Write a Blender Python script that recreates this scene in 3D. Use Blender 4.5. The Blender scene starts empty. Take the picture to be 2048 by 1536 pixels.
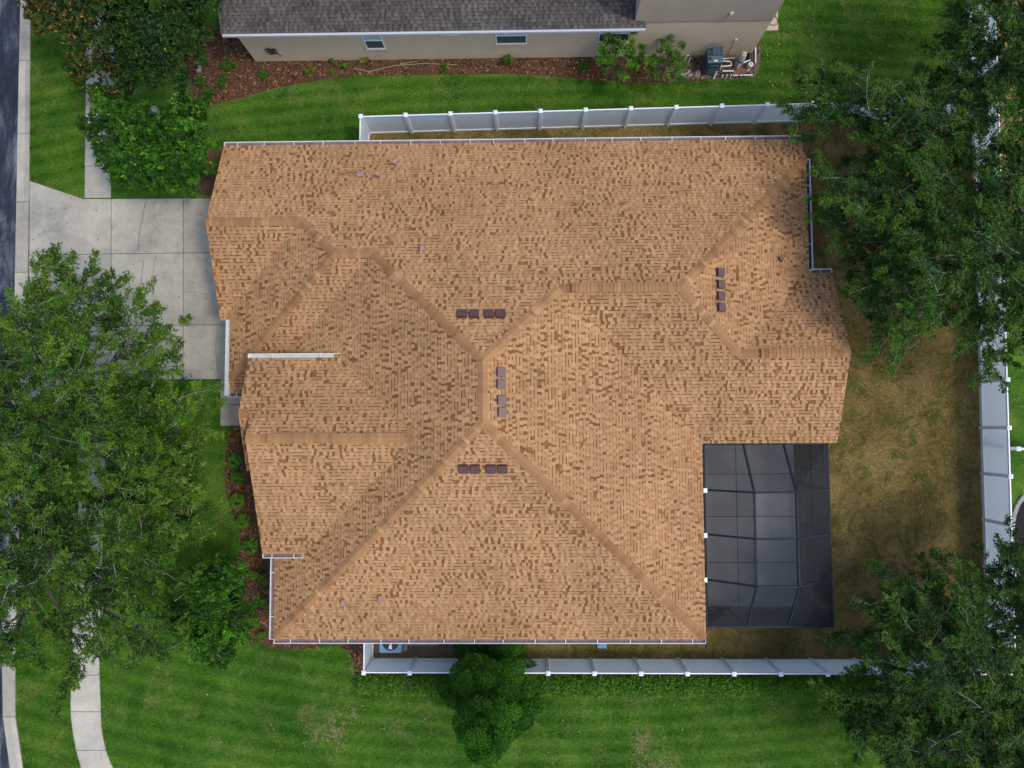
import bpy, bmesh, math, random
import numpy as np
from mathutils import Vector, Matrix, noise
from mathutils.geometry import tessellate_polygon
R_ = math.radians
S = bpy.context.scene
COL = S.collection
# ------------------------------------------------------------------ camera
CAMH = 31.4
RX, RY, RZ = 0.0579, 0.0173, -0.0049
FPX = 1421.8
ROT = Matrix.Rotation(RZ, 3, 'Z') @ Matrix.Rotation(RY, 3, 'Y') @ Matrix.Rotation(RX, 3, 'X')
cam = bpy.data.objects.new('camera', bpy.data.cameras.new('camera'))
COL.objects.link(cam)
cam.matrix_world = Matrix.Translation((0, 0, CAMH)) @ ROT.to_4x4()
cam.data.lens = FPX / 2048 * 36
cam.data.sensor_width = 36
cam.data.clip_end = 1000
S.camera = cam
# ------------------------------------------------------------------ light
SUN_EL, SUN_AZ = R_(58), R_(107)          # azimuth clockwise from north (+Y)
w = bpy.data.worlds.new('World'); S.world = w; w.use_nodes = True
nt = w.node_tree
sky = nt.nodes.new('ShaderNodeTexSky'); sky.sky_type = 'NISHITA'; sky.sun_disc = False
sky.sun_elevation = SUN_EL; sky.sun_rotation = SUN_AZ; sky.air_density = 1.0; sky.dust_density = 2.0
bg = nt.nodes['Background']; bg.inputs['Strength'].default_value = 0.15
nt.links.new(sky.outputs[0], bg.inputs[0])
sl = bpy.data.lights.new('sun', 'SUN'); sl.energy = 0.82; sl.angle = R_(8); sl.color = (1.0, .95, .88)
so = bpy.data.objects.new('sun', sl); COL.objects.link(so)
sd = Vector((math.sin(SUN_AZ) * math.cos(SUN_EL), math.cos(SUN_AZ) * math.cos(SUN_EL), math.sin(SUN_EL)))
so.rotation_euler = sd.to_track_quat('Z', 'Y').to_euler()
S.view_settings.view_transform = 'Standard'; S.view_settings.look = 'None'
S.view_settings.exposure = 0.69; S.view_settings.gamma = 1.0
S.view_settings.use_curve_mapping = False
# ------------------------------------------------------------------ helpers
def ray(u, v):
    return ROT @ Vector(((u - 1024) / FPX, (768 - v) / FPX, -1.0))
def g(u, v, z=0.0):
    """ground position of a survey mark read off the aerial picture, at height z"""
    d = ray(u, v); t = (z - CAMH) / d.z
    return Vector((d.x * t, d.y * t, z))
def on_y(u, v, y):
    d = ray(u, v); t = y / d.y
    return Vector((d.x * t, y, CAMH + d.z * t))
def tag(o, label=None, cat=None, group=None, kind=None):
    for k, x in (('label', label), ('category', cat), ('group', group), ('kind', kind)):
        if x: o[k] = x
    return o
def empty(name, loc, label, cat, group=None, rz=0):
    o = bpy.data.objects.new(name, None); COL.objects.link(o)
    o.location = loc; o.rotation_euler = (0, 0, rz)
    return tag(o, label, cat, group)
def build(name, verts, faces, mats, parent=None, fm=None, tone=None, smooth=False):
    me = bpy.data.meshes.new(name)
    me.from_pydata([tuple(v) for v in verts], [], faces)
    for m in (mats if isinstance(mats, (list, tuple)) else [mats]): me.materials.append(m)
    if fm: me.polygons.foreach_set('material_index', fm)
    if tone is not None:
        a = me.attributes.new('tone', 'FLOAT', 'FACE'); a.data.foreach_set('value', tone)
    if smooth: me.polygons.foreach_set('use_smooth', [True] * len(me.polygons))
    me.update()
    o = bpy.data.objects.new(name, me); COL.objects.link(o)
    if parent is not None:
        o.parent = parent
        # vertices are written in world space: undo the parent's own placement
        p = parent; T = Matrix.Identity(4)
        chain = []
        while p is not None: chain.append(p); p = p.parent
        for q in reversed(chain):
            T = T @ q.matrix_parent_inverse @ Matrix.LocRotScale(q.location, q.rotation_euler, q.scale)
        o.matrix_parent_inverse = T.inverted()
    return o
class MB:
    def __init__(s): s.v = []; s.f = []; s.m = []; s.t = []
    def add(s, vs, fs, mi=0, t=.5):
        b = len(s.v); s.v += [tuple(x) for x in vs]
        for f in fs: s.f.append(tuple(b + i for i in f)); s.m.append(mi); s.t.append(t)
    def box(s, x0, x1, y0, y1, z0, z1, mi=0, t=.5):
        s.add([(x0,y0,z0),(x1,y0,z0),(x1,y1,z0),(x0,y1,z0),(x0,y0,z1),(x1,y0,z1),(x1,y1,z1),(x0,y1,z1)],
              [(3,2,1,0),(4,5,6,7),(0,1,5,4),(1,2,6,5),(2,3,7,6),(3,0,4,7)], mi, t)
    def obox(s, c, a, hl, hw, z0, z1, mi=0, t=.5):
        """box round point c (x,y), long axis at angle a, half length/width"""
        ca, sa = math.cos(a), math.sin(a); q = []
        for z in (z0, z1):
            for sx, sy in ((-1,-1),(1,-1),(1,1),(-1,1)):
                x, y = sx*hl, sy*hw
                q.append((c[0]+x*ca-y*sa, c[1]+x*sa+y*ca, z))
        s.add(q, [(3,2,1,0),(4,5,6,7),(0,1,5,4),(1,2,6,5),(2,3,7,6),(3,0,4,7)], mi, t)
    def prism(s, poly, z0, z1, mi=0, t=.5):
        n = len(poly)
        area = sum(poly[i][0]*poly[(i+1)%n][1]-poly[(i+1)%n][0]*poly[i][1] for i in range(n))
        if area < 0: poly = poly[::-1]
        vs = [(p[0],p[1],z0) for p in poly]+[(p[0],p[1],z1) for p in poly]
        fs = [tuple(range(n))[::-1], tuple(range(n,2*n))]+[(i,(i+1)%n,(i+1)%n+n,i+n) for i in range(n)]
        s.add(vs, fs, mi, t)
    def tube(s, pts, r, n=8, mi=0, t=.5, r1=None, cap=True):
        pts = [Vector(p) for p in pts]; k = len(pts); r1 = r if r1 is None else r1
        b = len(s.v); prev = None
        for i, p in enumerate(pts):
            d = (pts[min(i+1,k-1)] - pts[max(i-1,0)]).normalized()
            if prev is None:
                a = d.cross(Vector((0,0,1)));
                if a.length < .1: a = d.cross(Vector((1,0,0)))
                a.normalize()
            else: a = (prev - d*prev.dot(d)).normalized()
            prev = a; c = d.cross(a); rr = r + (r1-r)*i/(k-1)
            for j in range(n):
                an = 2*math.pi*j/n
                s.v.append(tuple(p + a*math.cos(an)*rr + c*math.sin(an)*rr))
        for i in range(k-1):
            for j in range(n):
                s.f.append((b+i*n+j, b+i*n+(j+1)%n, b+(i+1)*n+(j+1)%n, b+(i+1)*n+j)); s.m.append(mi); s.t.append(t)
        if cap:
            s.f.append(tuple(b+j for j in range(n))[::-1]); s.m.append(mi); s.t.append(t)
            s.f.append(tuple(b+(k-1)*n+j for j in range(n))); s.m.append(mi); s.t.append(t)
    def build(s, name, mats, parent=None, tone=False, smooth=False):
        return build(name, s.v, s.f, mats, parent, s.m, s.t if tone else None, smooth)
# ------------------------------------------------------------------ materials
def newmat(name):
    m = bpy.data.materials.new(name); m.use_nodes = True
    return m, m.node_tree, m.node_tree.nodes['Principled BSDF']
def N(nt, t, **k):
    n = nt.nodes.new(t)
    for a, b in k.items(): setattr(n, a, b)
    return n
def ramp(nt, stops, interp='LINEAR'):
    r = N(nt, 'ShaderNodeValToRGB'); cr = r.color_ramp; cr.interpolation = interp
    while len(cr.elements) < len(stops): cr.elements.new(.5)
    for e, (p, c) in zip(cr.elements, stops): e.position = p; e.color = (*c, 1)
    return r
def noise_fac(nt, scale, detail=4, rough=.55, vec=None, w=None, dist=0.0):
    n = N(nt, 'ShaderNodeTexNoise'); n.inputs['Scale'].default_value = scale
    n.inputs['Detail'].default_value = detail; n.inputs['Roughness'].default_value = rough
    n.inputs['Distortion'].default_value = dist
    if vec: nt.links.new(vec, n.inputs['Vector'])
    return n.outputs['Fac']
def mixc(nt, fac, a, b, mode='MIX'):
    m = N(nt, 'ShaderNodeMix', data_type='RGBA', blend_type=mode)
    if isinstance(fac, (int, float)): m.inputs[0].default_value = fac
    else: nt.links.new(fac, m.inputs[0])
    for i, x in ((6, a), (7, b)):
        if isinstance(x, tuple): m.inputs[i].default_value = (*x, 1)
        else: nt.links.new(x, m.inputs[i])
    return m.outputs[2]
def mth(nt, op, a, b=0.0, c=None):
    m = N(nt, 'ShaderNodeMath', operation=op)
    for i, x in enumerate((a, b, c)):
        if x is None: continue
        if isinstance(x, (int, float)): m.inputs[i].default_value = x
        else: nt.links.new(x, m.inputs[i])
    return m.outputs[0]
def sstep(nt, x, a, b):
    m = N(nt, 'ShaderNodeMapRange', interpolation_type='SMOOTHSTEP'); nt.links.new(x, m.inputs[0])
    m.inputs[1].default_value = a; m.inputs[2].default_value = b; return m.outputs[0]
def bump(nt, p, h, strength, dist):
    b = N(nt, 'ShaderNodeBump'); b.inputs['Strength'].default_value = strength; b.inputs['Distance'].default_value = dist
    nt.links.new(h, b.inputs['Height']); nt.links.new(b.outputs[0], p.inputs['Normal'])
def pos(nt): return N(nt, 'ShaderNodeNewGeometry').outputs['Position']
def plain(name, c, rough=.6, var=.12, scale=3.0, metal=0.0, spec=.5, bmp=0.0, fine=60):
    m, nt, p = newmat(name); P = pos(nt)
    f = noise_fac(nt, scale, 5, .6, P)
    f2 = noise_fac(nt, fine, 2, .5, P)
    k = mth(nt, 'ADD', mth(nt, 'MULTIPLY', f, .65), mth(nt, 'MULTIPLY', f2, .35))
    lo = tuple(x*(1-var) for x in c); hi = tuple(min(1, x*(1+var)) for x in c)
    r = ramp(nt, [(.3, lo), (.7, hi)]); nt.links.new(k, r.inputs[0])
    nt.links.new(r.outputs[0], p.inputs['Base Color'])
    p.inputs['Roughness'].default_value = rough; p.inputs['Metallic'].default_value = metal
    p.inputs['Specular IOR Level'].default_value = spec
    if bmp: bump(nt, p, f2, bmp, .01)
    return m
def shingle_mat(name, stops, sat_noise=(.9, 1.08)):
    m, nt, p = newmat(name); P = pos(nt)
    a = N(nt, 'ShaderNodeAttribute', attribute_name='tone')
    r = ramp(nt, stops); nt.links.new(a.outputs['Fac'], r.inputs[0])
    gr = noise_fac(nt, 90, 2, .7, P); big = noise_fac(nt, .35, 4, .6, P)
    k = mth(nt, 'ADD', mth(nt, 'MULTIPLY', gr, .5), mth(nt, 'MULTIPLY', big, .62))
    k = mth(nt, 'ADD', k, .385)
    cc = N(nt, 'ShaderNodeCombineXYZ')
    for i in range(3): nt.links.new(k, cc.inputs[i])
    c = mixc(nt, 1.0, r.outputs[0], cc.outputs[0], 'MULTIPLY')
    nt.links.new(c, p.inputs['Base Color']); p.inputs['Roughness'].default_value = .92
    p.inputs['Specular IOR Level'].default_value = .2
    bump(nt, p, gr, .25, .004)
    return m
def leaf_mat(name, stops, rough=.45, trans=.3, spec=.5):
    m, nt, p = newmat(name)
    a = N(nt, 'ShaderNodeAttribute', attribute_name='tone')
    r = ramp(nt, stops); nt.links.new(a.outputs['Fac'], r.inputs[0])
    nt.links.new(r.outputs[0], p.inputs['Base Color']); p.inputs['Roughness'].default_value = rough
    p.inputs['Specular IOR Level'].default_value = spec
    tr = N(nt, 'ShaderNodeBsdfTranslucent'); nt.links.new(r.outputs[0], tr.inputs[0])
    mx = N(nt, 'ShaderNodeMixShader'); mx.inputs[0].default_value = trans
    nt.links.new(p.outputs[0], mx.inputs[1]); nt.links.new(tr.outputs[0], mx.inputs[2])
    nt.links.new(mx.outputs[0], nt.nodes['Material Output'].inputs['Surface'])
    return m
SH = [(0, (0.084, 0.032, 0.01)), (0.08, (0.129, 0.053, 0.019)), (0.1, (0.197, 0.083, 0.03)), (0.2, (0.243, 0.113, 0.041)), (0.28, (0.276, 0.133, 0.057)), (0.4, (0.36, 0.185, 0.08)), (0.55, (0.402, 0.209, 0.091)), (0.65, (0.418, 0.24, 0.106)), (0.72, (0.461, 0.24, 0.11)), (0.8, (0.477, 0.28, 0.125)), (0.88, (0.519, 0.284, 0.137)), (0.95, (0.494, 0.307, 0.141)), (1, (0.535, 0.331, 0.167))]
M = {}
M['shingle'] = shingle_mat('tan_shingle', SH)
M['greysh'] = shingle_mat('grey_shingle', [(0,(.036,.031,.027)),(.35,(.082,.071,.062)),(.6,(.112,.098,.086)),(1,(.160,.142,.126))])
M['white'] = plain('white_vinyl', (.82,.84,.86), .35, .03, 2)
def add_trans(m, c, f):
    nt = m.node_tree; p = nt.nodes['Principled BSDF']; tr = N(nt, 'ShaderNodeBsdfTranslucent'); tr.inputs[0].default_value = (*c, 1)
    mx = N(nt, 'ShaderNodeMixShader'); mx.inputs[0].default_value = f; nt.links.new(p.outputs[0], mx.inputs[1]); nt.links.new(tr.outputs[0], mx.inputs[2])
    nt.links.new(mx.outputs[0], nt.nodes['Material Output'].inputs['Surface'])
M['vinyl'] = plain('thin_white_vinyl', (.80,.84,.88), .45, .03, 2); add_trans(M['vinyl'], (.74,.82,.90), .30)
M['metalwhite'] = plain('white_gutter', (.74,.76,.78), .4, .06, 4)
M['gutterin'] = plain('gutter_inside', (.20,.12,.11), .7, .5, 5)
M['guttergreen'] = plain('gutter_pale', (.50,.56,.48), .5, .15, 4)
M['maroon'] = plain('maroon_metal', (.095,.036,.034), .45, .15, 9, spec=.7)
M['pinkpipe'] = plain('faded_pipe', (.36,.22,.20), .5, .15, 9)
M['stucco'] = plain('house_stucco', (.50,.43,.34), .9, .08, 2, bmp=.3)
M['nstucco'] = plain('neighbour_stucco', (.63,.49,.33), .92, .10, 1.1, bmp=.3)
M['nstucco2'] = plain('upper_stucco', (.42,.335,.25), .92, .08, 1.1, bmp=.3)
M['bark'] = plain('pale_bark', (.30,.27,.23), .9, .35, 6)
M['eave'] = plain('dull_white_eave', (.50,.52,.54), .6, .08, 4)
M['limb'] = plain('grey_brown_bark', (.13,.115,.095), .9, .3, 6)
M['darkbark'] = plain('dark_bark', (.12,.095,.075), .9, .35, 6)
M['glass'] = plain('window_glass', (.05,.075,.08), .12, .3, 1.5, spec=.8)
M['blind'] = plain('window_blind', (.42,.50,.52), .6, .08, 8)
M['pvc'] = plain('pvc_pipe', (.74,.74,.72), .35, .06, 6)
M['beige'] = plain('beige_plastic', (.50,.47,.37), .45, .1, 6)
M['slate'] = plain('slate_blue_plastic', (.045,.075,.115), .4, .15, 5)
M['slate2'] = plain('slate_light_plastic', (.085,.13,.165), .4, .15, 5)
M['black'] = plain('black_plastic', (.015,.016,.02), .5, .2, 5)
M['blueplast'] = plain('faded_blue_plastic', (.16,.33,.46), .5, .12, 6)
M['wood'] = plain('weathered_board', (.52,.40,.28), .8, .18, 9)
M['cageframe'] = plain('bronze_frame', (.016,.026,.036), .6, .2, 5, spec=.15)
M['red'] = plain('red_petals', (.55,.01,.03), .6, .2, 20)
M['pebble'] = plain('grey_stone', (.30,.29,.27), .9, .2, 9)
def mat_concrete():
    m, nt, p = newmat('concrete'); P = pos(nt)
    f = noise_fac(nt, .45, 6, .62, P, dist=.3); f2 = noise_fac(nt, 55, 3, .6, P); f3 = noise_fac(nt, 2.6, 5, .7, P, dist=.6)
    r = ramp(nt, [(.30,(.27,.265,.215)),(.46,(.40,.37,.295)),(.72,(.52,.465,.37))]); nt.links.new(f, r.inputs[0])
    a = N(nt, 'ShaderNodeAttribute', attribute_name='tone')
    k = mth(nt, 'ADD', mth(nt, 'MULTIPLY', f2, .22), mth(nt, 'MULTIPLY', f3, .62)); k = mth(nt, 'ADD', k, .39)
    k = mth(nt, 'ADD', k, mth(nt, 'MULTIPLY', a.outputs['Fac'], .36))
    cc = N(nt, 'ShaderNodeCombineXYZ'); [nt.links.new(k, cc.inputs[i]) for i in range(3)]
    nt.links.new(mixc(nt, 1.0, r.outputs[0], cc.outputs[0], 'MULTIPLY'), p.inputs['Base Color'])
    p.inputs['Roughness'].default_value = .9; bump(nt, p, f2, .2, .004); return m
M['concrete'] = mat_concrete()
M['joint'] = plain('joint_dirt', (.075,.07,.055), .95, .3, 8)
def mat_asphalt():
    m, nt, p = newmat('asphalt'); P = pos(nt)
    mp = N(nt, 'ShaderNodeMapping'); mp.inputs['Scale'].default_value = (1.3, .35, 1); nt.links.new(P, mp.inputs[0])
    f = noise_fac(nt, .8, 8, .72, mp.outputs[0], dist=.5); f2 = noise_fac(nt, 28, 4, .75, P)
    k = mth(nt, 'ADD', mth(nt, 'MULTIPLY', f, .75), mth(nt, 'MULTIPLY', f2, .25))
    r = ramp(nt, [(.40,(.006,.010,.020)),(.49,(.020,.028,.045)),(.535,(.075,.085,.10)),(.62,(.19,.195,.20))]); nt.links.new(k, r.inputs[0])
    nt.links.new(r.outputs[0], p.inputs['Base Color']); p.inputs['Roughness'].default_value = .85; bump(nt, p, f2, .4, .01); return m
M['asphalt'] = mat_asphalt()
def mat_lawn(name, dry=False, blade=False):
    m, nt, p = newmat(name); P = pos(nt)
    fine = noise_fac(nt, 42, 3, .8, P); mid = noise_fac(nt, 9, 9, .82, P, dist=1.0); big = noise_fac(nt, .42, 5, .6, P, dist=.4)
    if not dry:
        r = ramp(nt, [(.30,(.008,.034,.003)),(.44,(.028,.098,.007)),(.56,(.076,.190,.016)),(.74,(.22,.34,.050))])
        # mowing stripes follow rows across the lawn
        wv = N(nt, 'ShaderNodeTexWave', wave_type='RINGS', rings_direction='Z'); wv.inputs['Scale'].default_value = .5
        wv.inputs['Distortion'].default_value = .5; wv.inputs['Detail'].default_value = 1
        mp = N(nt, 'ShaderNodeMapping'); mp.inputs['Location'].default_value = (-.5, 2.0, 0); mp.inputs['Scale'].default_value = (.35, 1, 1)
        nt.links.new(P, mp.inputs[0]); nt.links.new(mp.outputs[0], wv.inputs[0])
        k = mth(nt, 'ADD', mth(nt, 'MULTIPLY', fine, .50), mth(nt, 'MULTIPLY', mid, .50))
        k = mth(nt, 'ADD', k, mth(nt, 'MULTIPLY', wv.outputs['Fac'], .06))
        k = mth(nt, 'ADD', k, mth(nt, 'MULTIPLY', mth(nt, 'SUBTRACT', big, .5), .36))
        nt.links.new(k, r.inputs[0])
        # thin straw-coloured patches
        sp = noise_fac(nt, .75, 6, .75, P, dist=1.0)
        s = mth(nt, 'MULTIPLY', sstep(nt, sp, .48, .68), sstep(nt, mid, .38, .60))
        col = mixc(nt, mth(nt, 'MULTIPLY', s, .60), r.outputs[0], (.27,.26,.085))
    else:
        r = ramp(nt, [(.30,(.050,.034,.010)),(.44,(.165,.115,.034)),(.55,(.31,.225,.078)),(.72,(.56,.44,.19))])
        k = mth(nt, 'ADD', mth(nt, 'MULTIPLY', fine, .5), mth(nt, 'MULTIPLY', mid, .42))
        k = mth(nt, 'ADD', k, mth(nt, 'MULTIPLY', mth(nt, 'SUBTRACT', big, .38), .35)); nt.links.new(k, r.inputs[0])
        gp = noise_fac(nt, .9, 6, .75, P, dist=1.2)
        s = mth(nt, 'MULTIPLY', sstep(nt, gp, .47, .62), sstep(nt, fine, .25, .65))
        col = mixc(nt, mth(nt, 'MULTIPLY', s, .85), r.outputs[0], (.050,.095,.014))
    if blade:
        a = N(nt, 'ShaderNodeAttribute', attribute_name='tone'); kk = mth(nt, 'ADD', mth(nt, 'MULTIPLY', a.outputs['Fac'], 1.5), .3)
        cc = N(nt, 'ShaderNodeCombineXYZ'); [nt.links.new(kk, cc.inputs[i]) for i in range(3)]
        col = mixc(nt, 1.0, col, cc.outputs[0], 'MULTIPLY')
    nt.links.new(col, p.inputs['Base Color']); p.inputs['Roughness'].default_value = .9; p.inputs['Specular IOR Level'].default_value = .1
    if not blade: bump(nt, p, mth(nt, 'ADD', fine, mth(nt, 'MULTIPLY', mid, .8)), .9, .05)
    return m
M['lawn'] = mat_lawn('green_lawn'); M['dry'] = mat_lawn('dry_lawn', True)
def mat_mulch(name, a, b, c):
    m, nt, p = newmat(name); P = pos(nt)
    v = N(nt, 'ShaderNodeTexVoronoi'); v.inputs['Scale'].default_value = 24; nt.links.new(P, v.inputs['Vector'])
    f = noise_fac(nt, 3, 5, .7, P)
    k = mth(nt, 'ADD', mth(nt, 'MULTIPLY', v.outputs['Distance'], .8), mth(nt, 'MULTIPLY', f, .5))
    r = ramp(nt, [(.2,a),(.55,b),(.9,c)]); nt.links.new(k, r.inputs[0])
    nt.links.new(r.outputs[0], p.inputs['Base Color']); p.inputs['Roughness'].default_value = .95
    bump(nt, p, v.outputs['Distance'], .8, .03); return m
M['mulch'] = mat_mulch('mulch', (.022,.011,.007), (.075,.034,.018), (.15,.075,.036))
M['soil'] = mat_mulch('soil', (.04,.03,.02), (.10,.075,.05), (.19,.15,.11))
M['chip'] = leaf_mat('bark_chips', [(0,(.03,.014,.009)),(.5,(.13,.058,.026)),(.8,(.26,.13,.05)),(1,(.44,.27,.12))], .9, 0.0, .2)
OAK = [(0,(.011,.036,.005)),(.42,(.044,.120,.011)),(.8,(.115,.245,.018)),(.95,(.19,.30,.03)),(1,(.34,.26,.04))]
M['oak'] = leaf_mat('oak_leaves', OAK, .55, .3, .2)
M['oakdark'] = leaf_mat('dark_oak_leaves', [(0,(.009,.034,.005)),(.5,(.032,.100,.009)),(.9,(.085,.19,.018)),(1,(.18,.23,.03))], .55, .3, .2)
M['mag'] = leaf_mat('magnolia_leaves', [(0,(.009,.032,.006)),(.55,(.026,.080,.011)),(.80,(.055,.135,.012)),(.86,(.10,.045,.014)),(.93,(.34,.13,.025)),(1,(.50,.32,.07))], .45, .2, .2)
M['bright'] = leaf_mat('bright_leaves', [(0,(.014,.055,.006)),(.5,(.040,.140,.010)),(.9,(.13,.35,.018)),(.965,(.16,.34,.02)),(1,(.48,.42,.05))], .5, .3, .18)
M['conifer'] = leaf_mat('conifer_leaves', [(0,(.016,.064,.007)),(.6,(.055,.175,.014)),(1,(.125,.33,.025))], .6, .25, .1)
M['hedge'] = leaf_mat('hedge_leaves', [(0,(.018,.07,.006)),(.6,(.085,.235,.014)),(.95,(.22,.42,.03)),(1,(.30,.30,.04))], .55, .3, .15)
M['yellowgreen'] = leaf_mat('croton_leaves', [(0,(.03,.08,.01)),(.5,(.08,.14,.015)),(.8,(.35,.28,.02)),(1,(.55,.36,.03))], .4, .25, .5)
M['grass'] = mat_lawn('grass_blades', False, True); M['drygrass'] = mat_lawn('dry_grass_blades', True, True)
def mat_screen(op):
    m, nt, p = newmat('insect_screen')
    p.inputs['Base Color'].default_value = (.027,.033,.038,1); p.inputs['Roughness'].default_value = .8; p.inputs['Specular IOR Level'].default_value = .1
    tr = N(nt, 'ShaderNodeBsdfTransparent'); mx = N(nt, 'ShaderNodeMixShader')
    P = pos(nt); f = noise_fac(nt, 1.2, 3, .5, P)
    k = mth(nt, 'ADD', mth(nt, 'MULTIPLY', f, .08), op)
    nt.links.new(k, mx.inputs[0]); nt.links.new(tr.outputs[0], mx.inputs[1]); nt.links.new(p.outputs[0], mx.inputs[2])
    nt.links.new(mx.outputs[0], nt.nodes['Material Output'].inputs['Surface']); return m
M['screen'] = mat_screen(.57); M['topscreen'] = mat_screen(.30); M['wallscreen'] = mat_screen(.74)
# ------------------------------------------------------------------ ground
def xy(pts, z=0.0): return [tuple(g(u, v, z)[:2]) for u, v in pts]
def smooth_poly(pts, it=2):
    for _ in range(it):
        q = []
        for i in range(len(pts)):
            a, b = Vector(pts[i]), Vector(pts[(i+1) % len(pts)])
            q += [tuple(a*.75+b*.25), tuple(a*.25+b*.75)]
        pts = q
    return pts
def sheet(name, poly, z, mat, kind='structure', th=0.0):
    mb = MB()
    if th: mb.prism(list(poly), z, z+th)
    else:
        n = len(poly)
        ar = sum(poly[i][0]*poly[(i+1)%n][1]-poly[(i+1)%n][0]*poly[i][1] for i in range(n))
        if ar < 0: poly = poly[::-1]
        mb.add([(p[0],p[1],z) for p in poly], [tuple(range(n))])
    o = mb.build(name, mat); o['kind'] = kind; return o
sheet('ground', [(-260,-260),(260,-260),(260,260),(-260,260)], 0, M['lawn'])
sheet('dry_lawn', xy([(738,252),(1400,248),(1990,215),(2000,1330),(745,1330)]), .004, M['dry'])
def strip(left, right, z0, z1, name, joints, mat=M['concrete']):
    """slab strip between two edge lines, cut into panels at the joints"""
    L = [Vector(g(*p)) for p in left]; Rr = [Vector(g(*p)) for p in right]
    mb = MB(); rnd = random.Random(name)
    def at(line, y):
        for a, b in zip(line, line[1:]):
            if (a.y-y)*(b.y-y) <= 0 and abs(a.y-b.y) > 1e-6: return a.lerp(b, (y-a.y)/(b.y-a.y))
        return (line[0] if abs(line[0].y-y) < abs(line[-1].y-y) else line[-1]).copy()
    ys = sorted(set(list(joints)), reverse=True)
    for y0, y1 in zip(ys, ys[1:]):
        a, b = y0-.012, y1+.012; k = max(1, int((a-b)/.5)); t = rnd.random()
        lp = [at(L, a+(b-a)*i/k) for i in range(k+1)]; rp = [at(Rr, a+(b-a)*i/k) for i in range(k+1)]
        mb.prism([(p.x,p.y) for p in lp+rp[::-1]], z0, z1, 0, t)
    o = mb.build(name, mat, tone=True); o['kind'] = 'structure'; return o
# street, gutter kerb, sidewalk
KL = [(46,-120),(42,0),(38,180),(35,350),(31,545),(29,700),(24,860),(17,1028),(7,1195),(5,1314),(7,1433),(21,1536),(45,1640)]
KR = [(68,-120),(63,0),(61,180),(60,350),(57,545),(55,700),(49,860),(41,1024),(34,1209),(31,1314),(32,1433),(47,1536),(72,1640)]
rl = [g(*p) for p in KL]
sheet('road', [(-40,60),(rl[0].x-.5,60)]+[(p.x+.02,p.y) for p in rl]+[(rl[-1].x+6,-60),(-40,-60)], .006, M['asphalt'])
yj = [g(50,v).y for v in (-110,-15,122,268,404,545,690,830,975,1115,1260,1433,1620)]
strip(KL, KR, 0, .040, 'kerb', yj)
strip([(u-9,v) for u, v in KR], KR, .041, .058, 'kerb_top', yj)
sl1 = [(176,-110),(173,100),(172,200),(170,397)]; sr1 = [(232,-110),(229,100),(228,200),(222,397)]
strip(sl1, sr1, 0, .03, 'pavement', [g(200,v).y for v in (-100,-30,60,140,210,276,332,396.5)])
sl2 = [(161,768),(160,900),(157,1040),(149,1180),(143,1330),(142,1430),(150,1490),(163,1536),(190,1610)]
sr2 = [(212,768),(211,900),(208,1040),(202,1180),(199,1330),(203,1460),(212,1500),(226,1536),(262,1610)]
strip(sl2, sr2, 0, .03, 'pavement', [g(180,v).y for v in (775,845,915,985,1060,1135,1205,1275,1350,1423,1500,1600)])
# driveway panels
mb = MB(); rnd = random.Random(3)
def panel(pts, t=None):
    P = [Vector(p) for p in xy(pts)]; c = sum(P, Vector((0,0)))/len(P)
    q = []
    for p in P:
        d = c-p; q.append(tuple(p+Vector((math.copysign(.014,d.x), math.copysign(.014,d.y)))))
    mb.prism(q, 0, .03, 0, rnd.random() if t is None else t)
XH = 560
panel([(60,362),(168,398),(223,398),(223,508),(59,511)], .5); panel([(223,398),(367,397),(367,506),(223,508)], .6); panel([(367,397),(XH,397),(XH,505),(367,506)], .2)
panel([(59,511),(223,508),(223,652),(57,656)], .55); panel([(223,508),(367,506),(367,650),(223,652)], .7); panel([(367,506),(XH,505),(XH,649),(367,650)], .35)
panel([(57,656),(223,652),(223,760),(160,764),(53,800)], .4); panel([(223,652),(367,650),(366,759),(223,760)], .6); panel([(367,650),(XH,649),(XH,758),(366,759)], .45)
panel([(441,758),(XH,758),(XH,809),(441,809)], .3); panel([(441,809),(XH,809),(XH,852),(441,852)], .2)
o = mb.build('driveway', M['concrete'], tone=True); o['kind'] = 'structure'
sheet('joint_bed', xy([(60,362),(168,398),(XH,396),(XH,852),(441,852),(441,759),(150,766),(53,800)]), .008, M['joint'])
mb = MB()   # dark crack lines in the concrete
def crack(pts, wd=.03):
    P = [g(u, v) for u, v in pts]; q = []
    for a, b in zip(P, P[1:]):
        n = max(2, int((b-a).length/.12))
        for i in range(n): q.append(a.lerp(b, i/n)+Vector((rnd.uniform(-.02,.02), rnd.uniform(-.02,.02), 0)))
    q.append(P[-1])
    for a, b in zip(q, q[1:]):
        d = (b-a).normalized(); nn = Vector((-d.y,d.x,0))*wd*.5*rnd.uniform(.6,1.4)
        mb.add([(a-nn).to_tuple()[:2]+(.0335,),(b-nn).to_tuple()[:2]+(.0335,),(b+nn).to_tuple()[:2]+(.0335,),(a+nn).to_tuple()[:2]+(.0335,)], [(0,1,2,3)])
crack([(293,403),(288,425),(282,450),(278,480),(277,504)], .05); crack([(288,512),(286,540),(282,570)], .03); crack([(312,510),(308,540),(302,572)], .025)
crack([(368,583),(395,585),(415,590),(432,587)], .02); crack([(437,657),(432,690),(434,720),(438,752)], .025)
o = mb.build('driveway_crack', plain('crack_stain', (.23,.22,.19), .9, .2)); o['kind'] = 'structure'
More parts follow.
